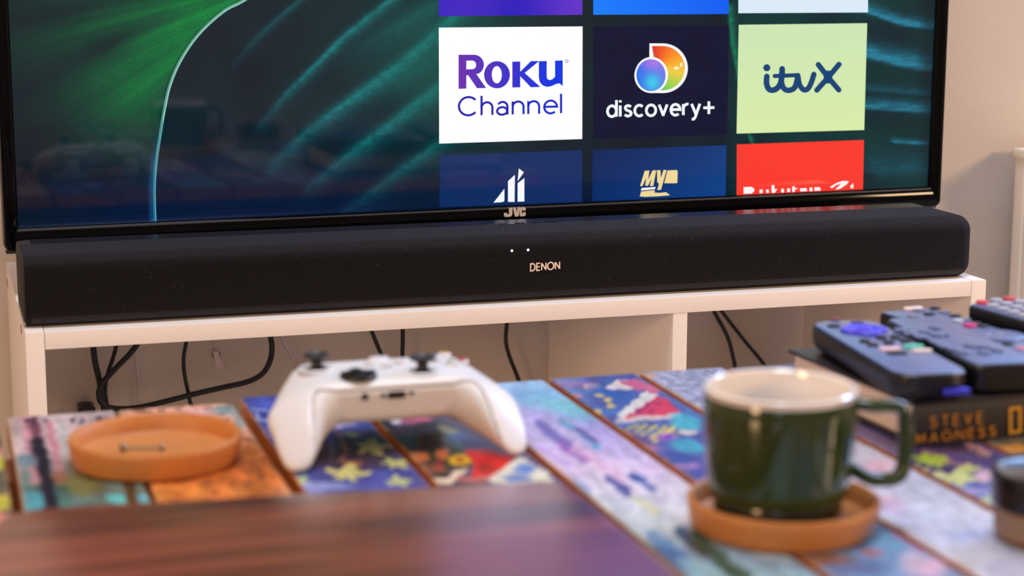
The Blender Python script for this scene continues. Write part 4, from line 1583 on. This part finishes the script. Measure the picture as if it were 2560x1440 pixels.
# ================================================================== GREEN MUG
glaze = mat('green_glaze', (50, 64, 30), rough=.05, spec=.5, var=.25, vscale=18)
foot_m = mat('dark_green_glaze', (28, 36, 24), rough=.16, coat=.4)
inm = mat('white_glaze', (236, 226, 216), rough=.12, coat=.6, coat_rough=.05)
MX, MY, MZ = -.2115, -.7225, ZT + .0055
mug = thing('mug', 'dark green glazed mug with white inside and squared handle, on the cork saucer', 'mug', (MX, MY, MZ))
RO = .0393
HM = .0692
lathe('body', [(.0325, .0120), (.0345, .0123), (.0356, .0138), (.0363, .0165), (.0372, .026), (.03845, .042), (RO, .054), (RO + .0001, .060), (RO - .0003, HM - .0055), (RO - .0008, HM - .0038)], glaze, mug, n=96)
lathe('foot', [(.0001, .0012), (.029, .0012), (.031, .0), (.0325, .0012), (.0330, .0040), (.0330, .0112), (.0325, .0122)], foot_m, mug, n=96)
lathe('lining', [(RO - .0008, HM - .0040), (RO - .0002, HM - .0026), (RO - .0002, HM - .0007), (RO - .0016, HM), (RO - .0030, HM - .0008), (RO - .0038, HM - .004), (RO - .0045, .030), (RO - .0065, .014), (RO - .013, .0075), (.0001, .0065)], inm, mug, n=96)
hp = []
for u_, v_ in ((2140, 1012), (2180, 1014), (2222, 1014), (2252, 1020), (2263, 1044), (2264, 1085), (2262, 1130), (2257, 1172), (2240, 1194), (2205, 1200), (2172, 1196), (2140, 1176)):
    hp.append(ony(u_, v_, -.7400) - np.array([MX, MY, MZ]))
hp[0][0] = min(hp[0][0], .034)
hp[-1][0] = .0345
hp[0][1] *= .55
hp[-1][1] *= .55
tube('handle', hp, .0036, glaze, mug, n=16, sub=5, flat=1.45)

# ================================================================== GAME CONTROLLER
h_ = .00125
ox_, oy_, oz_ = -.082, -.066, -.002
nxg, nyg, nzg = 132, 98, 46
gx = ox_ + h_ * np.arange(nxg)
gy = oy_ + h_ * np.arange(nyg)
gz = oz_ + h_ * np.arange(nzg)
GX, GY, GZ = np.meshgrid(gx, gy, gz, indexing='ij')


def smin(a, b, k):
    h = np.clip(.5 + .5 * (b - a) / k, 0, 1)
    return b * (1 - h) + a * h - k * h * (1 - h)


def rbx(c, s, r):
    q = [np.abs(G_ - c_) - (s_ - r) for G_, c_, s_ in ((GX, c[0], s[0]), (GY, c[1], s[1]), (GZ, c[2], s[2]))]
    return np.sqrt(sum(np.maximum(t, 0) ** 2 for t in q)) + np.minimum(np.maximum(np.maximum(q[0], q[1]), q[2]), 0) - r


def cone(a, b, ra, rb, sq=1.0):
    a, b = np.array(a), np.array(b)
    ba = b - a
    l2 = ba @ ba
    X = np.abs(GX)
    t = np.clip(((X - a[0]) * ba[0] + (GY - a[1]) * ba[1] + (GZ - a[2]) * ba[2]) / l2, 0, 1)
    d = np.sqrt((X - a[0] - t * ba[0]) ** 2 + (GY - a[1] - t * ba[1]) ** 2 + ((GZ - a[2] - t * ba[2]) / sq) ** 2)
    return d - (ra + (rb - ra) * t)


Fd = rbx((0, .004, .0335), (.052, .0255, .0150), .006)
g_ = cone((.0455, .012, .0280), (.0572, -.016, .0250), .0180, .0184)
g_ = smin(g_, cone((.0572, -.016, .0250), (.0650, -.0475, .0120), .0184, .0110), .004)
Fd = smin(Fd, g_, .008)
Fd = smin(Fd, rbx((0, .024, .032), (.054, .013, .0125), .009), .008)
# level face plane, falling away on the grips, belly cut between the grips
top = GZ - (.0455 - 14 * np.maximum(-(GY + .010), 0) ** 2 - 9 * np.maximum(np.abs(GX) - .030, 0) ** 2 + .10 * np.minimum(GY - .0, .02))
Fd = -smin(-Fd, -top, .006)
Fd = np.maximum(Fd, -(GZ - .0006))
# shoulder cut in front (triggers side)
Fd = -smin(-Fd, -(GY - .036), .004)


def surface_nets(Fv):
    S = Fv < 0
    nx, ny, nz = Fv.shape
    corners = [(i, j, k) for i in (0, 1) for j in (0, 1) for k in (0, 1)]
    acc = np.zeros((nx - 1, ny - 1, nz - 1, 3))
    cnt = np.zeros((nx - 1, ny - 1, nz - 1))
    for a in corners:
        for ax in range(3):
            if a[ax] == 0:
                b = list(a)
                b[ax] = 1
                fa = Fv[a[0]:nx - 1 + a[0], a[1]:ny - 1 + a[1], a[2]:nz - 1 + a[2]]
                fb = Fv[b[0]:nx - 1 + b[0], b[1]:ny - 1 + b[1], b[2]:nz - 1 + b[2]]
                m = (fa < 0) != (fb < 0)
                den = np.where(m, fa - fb, 1)
                t = np.where(m, fa / den, 0)
                for c in range(3):
                    acc[..., c] += m * (a[c] + (t if c == ax else 0))
                cnt += m
    act = cnt > 0
    idx = -np.ones(act.shape, int)
    idx[act] = np.arange(act.sum())
    I = np.argwhere(act)
    V = I + acc[act] / cnt[act][:, None]
    Fs = []
    for ax in range(3):
        sl0 = [slice(0, -1)] * 3
        a = Fv[tuple(slice(1, s - 1) if q != ax else slice(0, s - 1) for q, s in enumerate(Fv.shape))] < 0
        b = Fv[tuple(slice(1, s - 1) if q != ax else slice(1, s) for q, s in enumerate(Fv.shape))] < 0
        for sgn, m in ((1, a & ~b), (-1, ~a & b)):
            E = np.argwhere(m)
            off = np.array([1 if q != ax else 0 for q in range(3)])
            E = E + off
            o1, o2 = [q for q in range(3) if q != ax]
            e1, e2 = np.eye(3, dtype=int)[o1], np.eye(3, dtype=int)[o2]
            q = [idx[tuple((E - d).T)] for d in (0 * e1, e1, e1 + e2, e2)]
            if len(E):
                F = np.stack(q, -1)
                Fs.append(F if sgn > 0 else F[:, ::-1])
    return V, np.concatenate(Fs)


def net_mesh(name, Fv, m, parent):
    V, F = surface_nets(Fv)
    V = V * h_ + np.array([ox_, oy_, oz_])
    bm = bmesh.new()
    vs = [bm.verts.new(v) for v in V]
    for f in F:
        try:
            bm.faces.new([vs[i] for i in f])
        except ValueError:
            pass
    bmesh.ops.recalc_face_normals(bm, faces=bm.faces)
    for it in range(2):
        bmesh.ops.smooth_vert(bm, verts=bm.verts, factor=.4, use_axis_x=True, use_axis_y=True, use_axis_z=True)
    me = bpy.data.meshes.new(name)
    bm.to_mesh(me)
    bm.free()
    me.materials.append(m)
    me.polygons.foreach_set('use_smooth', [True] * len(me.polygons))
    return link(name, me, parent)


CX_, CY_ = -.3650, -.5055
ctl = thing('game_controller', 'white wireless game controller with black thumbsticks resting on the planks', 'controller', (CX_, CY_, ZT - .0003), 0)
cwh = mat('controller_white', (220, 217, 216), rough=.33, spec=.5)
cwb = mat('controller_back', (208, 201, 196), rough=.48)
cbk = mat('controller_black', (22, 22, 26), rough=.38)
wgt = np.clip((-GY - .012) / .010, 0, 1) * np.clip((np.abs(GX) - .036) / .008, 0, 1)
fz_ = .0455 - 14 * np.maximum(-(GY + .010), 0) ** 2 - 9 * np.maximum(np.abs(GX) - .030, 0) ** 2
seam = GZ - (fz_ - .0056 + wgt * np.clip(-1.1 * (np.abs(GX) - .0525), -.022, .0050))
net_mesh('front_shell', np.maximum(Fd, -(seam - .0002)), cwh, ctl)
net_mesh('back_shell', np.maximum(Fd + .0003, seam + .0002), cwb, ctl)


def facez(x, y):
    return .0455 - 14 * max(-(y + .010), 0) ** 2 - 9 * max(abs(x) - .030, 0) ** 2 + .10 * min(y, .02)


def cpart(fn, name, *a, loc=(0, 0, 0), **k):
    o = fn(name, *a, **k)
    bake(o, Matrix.Translation(loc))
    return o


stick_prof = [(.0001, 0), (.0062, 0), (.0058, .0018), (.0036, .003), (.0032, .0062), (.0052, .0078), (.0074, .0086), (.0077, .0096), (.0074, .0106), (.0064, .0108), (.0052, .0098), (.0001, .0094)]
for (x, y) in ((-.0405, .0155), (.0195, -.0045)):
    z = facez(x, y)
    cpart(lathe, 'stick_well', [(.0090, -.0004), (.0098, .0004), (.0106, .0002), (.0112, -.0006)], cwh, ctl, n=40, loc=(x, y, z))
    st = cpart(lathe, 'thumbstick', stick_prof, cbk, ctl, n=40, loc=(x, y, z - .0020))
    LL = []
    cpart(lathe, 'stick_cap', [(.0078, .0090), (.0080, .0096), (.0078, .0102), (.0073, .0107), (.0071, .0104), (.0074, .0094)], mat('stick_rubber', (40, 40, 46), rough=.5, bump=.5, bscale=900), st, n=40, loc=(x, y, z - .0020))
x, y = -.0205, -.0085
z = facez(x, y)
dp = cpart(lathe, 'directional_pad', [(.0112, -.0006), (.0110, .0012), (.0100, .0022), (.0070, .0014), (.0001, .0008)], cbk, ctl, n=32, loc=(x, y, z))
for a in range(2):
    s = (.0205, .0062, .0022) if a == 0 else (.0062, .0205, .0022)
    box('cross_arm', (x, y, z + .0022), s, cbk, dp, .0009)
bc = [(0, -.0085, 'A', (60, 170, 70)), (.0088, 0, 'B', (214, 60, 70)), (-.0088, 0, 'X', (60, 120, 210)), (0, .0085, 'Y', (226, 176, 50))]
bwm = mat('button_white', (226, 222, 224), rough=.2, coat=.5)
for (dx, dy, ch, col) in bc:
    x, y = .0405 + dx, .0155 + dy
    z = facez(x, y)
    bt = cpart(lathe, 'face_button', [(.0044, -.0004), (.0044, .0008), (.0040, .0014), (.0028, .0018), (.0001, .0019)], bwm, ctl, n=28, loc=(x, y, z))
    bt['label'] = 'round face button with coloured letter'
    st, W = text_strokes(ch)
    V, F = [], []
    for l in st:
        v, f = ribbon(l, .55)
        b0 = len(V)
        V += [((q[0] - W / 2) * .0036, (q[1] - .72) * .0036, .00202) for q in v]
        F += [tuple(b0 + i for i in q) for q in f]
    lt = mesh('letter', [(a + x, b_ + y, c + z) for a, b_, c in V], F, mat('letter_' + ch, col, rough=.4), bt)
for (x, y, w_, l_) in ((-.0095, .0135, .0062, .0036), (.0095, .0135, .0062, .0036), (0, .0070, .0064, .0030)):
    cpart(rprism, 'menu_button', w_, l_, -.0005, .0013, .0017, .0006, bwm, ctl, loc=(x, y, facez(x, y)))
cpart(lathe, 'home_button', [(.0062, -.0006), (.0062, .0001), (.0054, .0006), (.0001, .0008)], bwm, ctl, n=32, loc=(0, .0265, facez(0, .02) - .0004))
for sx in (-1, 1):
    cpart(rprism, 'bumper', .034, .009, .0300, .0390, .004, .0035, cwh, ctl, loc=(sx * .031, .0370, 0))
    cpart(rprism, 'trigger', .018, .012, .006, .0290, .005, .004, cwh, ctl, loc=(sx * .036, .0385, 0))
# ports on the near edge
hole = mat('port_dark', (18, 14, 12), rough=.6)
yb = -.0217


def on_edge(px_, pz_):
    """recess depth of the near edge of the body at x,z (local)"""
    i = int(round((px_ - ox_) / h_))
    k = int(round((pz_ - oz_) / h_))
    col_ = Fd[i, :, k]
    j = np.argmax(col_ < 0)
    a, b_ = col_[j - 1], col_[j]
    return oy_ + h_ * (j - 1 + a / (a - b_))


def edge_pt(u_, v_):
    y = CY_ - .0215
    for _ in range(4):
        P = ony(u_, v_, y)
        y = CY_ + on_edge(P[0] - CX_, P[2] - ZT)
    return P[0] - CX_, y - CY_, P[2] - ZT


x, y, z = edge_pt(912, 991)
LL = [[(x + r * math.cos(a), y - d, z + r * math.sin(a)) for a in np.linspace(0, 2 * PI, 21)[:-1]] for r, d in ((.0030, -.0012), (.0029, .0003), (.0023, .0004))]
jr = loops('jack_ring', LL, cwb, ctl, cap0=False, cap1=False)
loops('jack_hole', [[(x + r * math.cos(a), y - d, z + r * math.sin(a)) for a in np.linspace(0, 2 * PI, 17)[:-1]] for r, d in ((.0019, -.001), (.0018, .0004))], hole, jr)
x, y, z = edge_pt(992, 986)
ps = loops('expansion_port', [[(px + x, y - d, pz + z) for px, pz in rrect(w_, t_, .0013)] for w_, t_, d in ((.0108, .0044, -.001), (.0106, .0042, .0004), (.0100, .0034, .0005))], hole, ctl)
for k_ in range(5):
    box('pin', (x - .004 + .002 * k_, y - .0008, z + .0009), (.0008, .0006, .0012), gold, ps)
for u_, v_ in ((958, 988), (1029, 981)):
    x, y, z = edge_pt(u_, v_)
    loops('port_hole', [[(x + r * math.cos(a), y - d, z + r * math.sin(a)) for a in np.linspace(0, 2 * PI, 13)[:-1]] for r, d in ((.0014, -.001), (.0013, .0004))], hole, ctl)

# ================================================================== BOOK
BKZ = .0268
bkr = math.radians(2.6)
bk = thing('book', 'thick hardback book in black jacket with gold spine lettering, under the remotes', 'book', (-.0664, -.6030, ZT), bkr)
jack = mat('book_jacket', (40, 34, 36), rough=.42, var=.05, vscale=60)
page = mat('book_pages', (232, 214, 200), rough=.8)
BL, BDp = .232, .162
box('back_board', (BL / 2, BDp / 2, .0013), (BL, BDp, .0024), jack, bk, .0006)
box('front_board', (BL / 2, BDp / 2, BKZ - .0013), (BL, BDp, .0024), jack, bk, .0006)
box('page_block', (BL / 2, BDp / 2 + .001, BKZ / 2), (BL - .007, BDp - .010, BKZ - .0052), page, bk, .0004)
for k_ in range(5):
    box('page_gathering', (BL / 2, BDp / 2 + .001, .0046 + k_ * .0042), (BL - .0064, BDp - .0094, .0003), page, bk)
loops('spine', [[(x, y, z) for y, z in [(.003, .0004), (.0012, .0008), (.0002, .004), (-.0006, BKZ * .5), (.0002, BKZ - .004), (.0012, BKZ - .0008), (.003, BKZ - .0004), (.0036, BKZ / 2)]] for x in (0.0, BL)], jack, bk)
goldm = mat('gold_foil', (216, 146, 48), rough=.38, metal=.35)
ylw = mat('yellow_foil', (226, 160, 30), rough=.45)
ck, sk_ = math.cos(bkr), math.sin(bkr)


def spinef(u_, v_):
    d = ray(u_, v_)
    n = np.array([-sk_, ck, 0])
    o = np.array([-.0664, -.6030, 0]) - n * .0010
    t = ((o - CAM) @ n) / (d @ n)
    P = CAM + d * t - np.array([-.0664, -.6030, ZT])
    return P[0] * ck + P[1] * sk_, -.0006, P[2]


raised('lettering', 'STEVE', (2327, 1069), (2457, 1056), 18.0, 3.8, spinef, goldm, bk, gap=.85, d=.00025)
raised('lettering', 'MAGNESS', (2291, 1109), (2488, 1088), 16.0, 3.8, spinef, goldm, bk, gap=.66, d=.00025)
V, F = ribbon([(2527, 1022), (2551, 1019), (2551, 1078), (2527, 1082)], 7, True)
V3 = [(lambda q: (q[0], q[1] - .0002, q[2]))(spinef(*q)) for q in V]
mesh('emblem', V3, F, ylw, bk)

# ================================================================== REMOTES ON THE BOOK
rem_top = mat('remote_blue_sheen', (86, 106, 156), rough=.34, spec=.7, coat=.6, coat_rough=.34)  # blue sheen of the black plastic put into its base colour
rem_gl = mat('remote_dark', (18, 17, 18), rough=.32)
btn_dk = mat('button_rubber', (22, 23, 28), rough=.45)
btn_lt = mat('button_grey', (112, 118, 136), rough=.5)
ZB0 = ZT + BKZ + .0003
bcache = {}


def remote(name, label, x, y, w, l, rz, zlo, t, R, eb=.007, e=.0025):
    o = thing(name, label, 'remote control', (x, y, ZB0 + zlo), rz, 'remote controls lying on the book')
    rprism('body', w, l, 0, t - .0004, R, e, rem_gl, o, eb=eb, n=8, seg=5)
    rprism('face_plate', w - 2 * e + .001, l - 2 * e + .001, t - .0012, t, max(R - e, .002), .0005, rem_top, o, n=8, seg=2)  # thin top split off to carry the painted sheen
    o['_t'] = t
    return o


def rb_(o, u_, v_, w, l, m, t=.0012, R=None, lab=None, ang=0, name='button'):
    """button standing on the top face where the sight line meets it"""
    z = o.location.z + o['_t']
    P = onz(u_, v_, z)
    dx, dy = P[0] - o.location.x, P[1] - o.location.y
    a = -o.rotation_euler.z
    x, y = dx * math.cos(a) - dy * math.sin(a), dx * math.sin(a) + dy * math.cos(a)
    key = (w, l, m.name, t)
    if key in bcache:
        q = link(name, bcache[key], o)
    else:
        q = rprism(name, w, l, -.0003, t, min(w, l) / 2 * .9 if R is None else R, min(.0006, t * .5), m, o, n=4, seg=2)
        bcache[key] = q.data
    q.location = (x, y, o['_t'])
    q.rotation_euler = (0, 0, ang)
    if lab:
        q['label'] = lab
    return q


# first remote: purple pad, fabric tag
ra = remote('remote_control', 'slim dark remote with a purple direction pad and purple tag, nearest the mug', -.0475, -.5270, .0485, .166, math.radians(-6.8), 0, .0185, .017, eb=.010)
purp = mat('purple_rubber', (70, 64, 214), rough=.42)
u0, v0 = 2160, 828
z = ra.location.z + ra['_t']
Pc = onz(u0, v0, z)
a = -ra.rotation_euler.z
dx, dy = Pc[0] - ra.location.x, Pc[1] - ra.location.y
px_, py_ = dx * math.cos(a) - dy * math.sin(a), dx * math.sin(a) + dy * math.cos(a)
pl_ = []
for k_ in range(48):
    th = 2 * PI * k_ / 48
    rr = .0118 + .0042 * abs(math.cos(2 * th)) ** .7 * (1 if True else 0)
    pl_.append((px_ + rr * math.cos(th), py_ + rr * math.sin(th) * 1.05))
cen_ = (px_, py_)
dp = loops('direction_pad', [[(cen_[0] + (a_ - cen_[0]) * s, cen_[1] + (b_ - cen_[1]) * s, ra['_t'] + zz) for a_, b_ in pl_] for s, zz in ((1, -.0003), (1, .0014), (.95, .0022), (.62, .0020), (.55, .0012), (.30, .0012))], purp, ra)
lathe('ok_button', [(.0046, .0008), (.0046, .0020), (.0038, .0025), (.0001, .0026)], purp, dp, n=24, loc=(px_, py_, ra['_t']))
red_d = mat('button_dull_red', (120, 60, 60), rough=.45)
pinkw = mat('button_pink_white', (226, 190, 200), rough=.45)
teal = mat('button_teal', (92, 196, 160), rough=.45)
rb_(ra, 2088, 799, .0068, .0060, red_d, lab='small dull red power button')
rb_(ra, 2084, 816, .0088, .0062, btn_dk)
rb_(ra, 2143, 808, .0088, .0058, btn_dk)
for u_, v_ in ((2162, 855), (2182, 864), (2204, 846), (2222, 858), (2238, 845), (2264, 854)):
    rb_(ra, u_, v_, .0072, .0072, btn_dk, t=.0016)
rb_(ra, 2224, 874, .0135, .0072, pinkw, lab='pinkish white shortcut button')
rb_(ra, 2283, 867, .0135, .0072, teal, lab='teal green shortcut button')
rb_(ra, 2304, 878, .0135, .0072, mat('button_cream', (222, 204, 196), rough=.45), lab='cream shortcut button')
rb_(ra, 2243, 884, .0135, .0072, btn_dk, lab='black shortcut button')
# fabric tag at the near end
tg = loops('fabric_tag', [[(px + .0125, py - .083, z) for px, py in rrect(.0165, .007, .0006, 2)] for z in (.0062, .0092)], mat('tag_fabric', (56, 52, 200), rough=.8, bump=.4, bscale=900), ra)

rb2 = remote('remote_control', 'plain dark grey remote with round black buttons beside the purple-pad remote', .0060, -.5250, .0440, .148, math.radians(-6.4), 0, .0190, .009, eb=.004)
for u_, v_ in ((2251, 828), (2274, 837), (2298, 843), (2337, 821), (2313, 832), (2304, 846), (2344, 840), (2361, 838)):
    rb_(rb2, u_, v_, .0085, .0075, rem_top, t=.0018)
for u_, v_ in ((2385, 876), (2409, 884), (2440, 868), (2460, 884), (2494, 878), (2427, 866), (2466, 870)):
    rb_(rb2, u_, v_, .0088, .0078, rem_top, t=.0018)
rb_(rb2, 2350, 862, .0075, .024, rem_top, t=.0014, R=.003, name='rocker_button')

rd = remote('remote_control', 'long dark remote with white power button and magenta key, behind the grey one', .0365, -.5010, .0430, .175, math.radians(6.0), 0, .0165, .004, eb=.002)
rb_(rd, 2283, 774, .0150, .0060, mat('button_white_pink', (240, 214, 208), rough=.4), t=.0018, lab='white and pink power button')
for r_ in range(5):
    for c_ in range(3):
        u_ = 2262 + r_ * 26 + c_ * 40 - r_ * 1
        v_ = 784 + r_ * 9.5 - c_ * 5.0
        if r_ == 0 and c_ < 1:
            continue
        rb_(rd, u_ - 4, v_ - 2, .0082, .0062, btn_lt if (r_ + c_) % 2 else btn_dk, t=.0012)
rb_(rd, 2392, 803, .0095, .0085, mat('button_silver', (178, 184, 200), rough=.35), lab='silver round button')
rb_(rd, 2424, 816, .0100, .0080, mat('button_magenta', (206, 44, 120), rough=.4), t=.0018, lab='magenta button')
P = (2500, 842)
z = rd.location.z + rd['_t']
Pc = onz(*P, z)
a = -rd.rotation_euler.z
dx, dy = Pc[0] - rd.location.x, Pc[1] - rd.location.y
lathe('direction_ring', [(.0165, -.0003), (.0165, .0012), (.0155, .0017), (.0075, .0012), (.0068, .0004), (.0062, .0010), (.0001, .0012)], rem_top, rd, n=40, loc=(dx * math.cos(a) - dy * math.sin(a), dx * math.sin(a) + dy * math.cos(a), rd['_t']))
rb_(rd, 2458, 817, .0075, .0065, btn_dk)
rb_(rd, 2556, 872, .0090, .0070, mat('button_pink', (206, 130, 160), rough=.4), lab='pink button')
rb_(rd, 2520, 862, .0080, .0070, btn_dk)

re_ = remote('remote_control', 'chunky black remote with red and pale number keys at the right edge of the frame', .0945, -.5190, .0480, .170, math.radians(6.5), 0, .0230, .008, eb=.006)
redb = mat('button_red', (206, 70, 76), rough=.42)
lgt = mat('button_pale', (168, 172, 186), rough=.45)
for r_ in range(5):
    for c_ in range(3):
        u_ = 2456 + c_ * 34 + r_ * 26
        v_ = 759 + r_ * 8.2 - c_ * 4.6
        m_ = redb if (r_ == 0 and c_ in (0, 2)) else lgt
        rb_(re_, u_, v_, .0090, .0070, m_, t=.0022, lab='red button' if m_ is redb else None)

# ================================================================== JAR AT THE LOWER RIGHT CORNER
jar = thing('jar', 'small jar with glossy black lid and beige ribbed label at the lower right corner', 'jar', (-.0844, -.7807, ZT + .0002))
jl = mat('jar_lid', (20, 20, 24), rough=.22, coat=.3)
jb = mat('jar_label', (150, 124, 104), rough=.6, bump=.3, bscale=300)
lathe('lid', [(.0322, .0180), (.0330, .0186), (.0332, .0330), (.0326, .0352), (.0312, .0362), (.0298, .0360), (.0290, .0350), (.0284, .0346), (.0001, .0346)], jl, jar, n=72)
lathe('glass', [(.0001, 0), (.0285, 0), (.0300, .0012), (.0302, .0040), (.0302, .0168), (.0290, .0178), (.0285, .0190)], mat('jar_glass', (120, 84, 50), rough=.1), jar, n=72)
lathe('label_band', [(.0303, .0040), (.0306, .0043), (.0306, .0160), (.0303, .0163)], jb, jar, n=72)
for k_ in range(6):
    lathe('label_rib', [(.0305, .0052 + k_ * .0018), (.0308, .0056 + k_ * .0018), (.0305, .0060 + k_ * .0018)], mat('label_line', (110, 92, 80), rough=.6), jar, n=72)

for o in list(bpy.data.objects):
    if '_t' in o.keys():
        del o['_t']
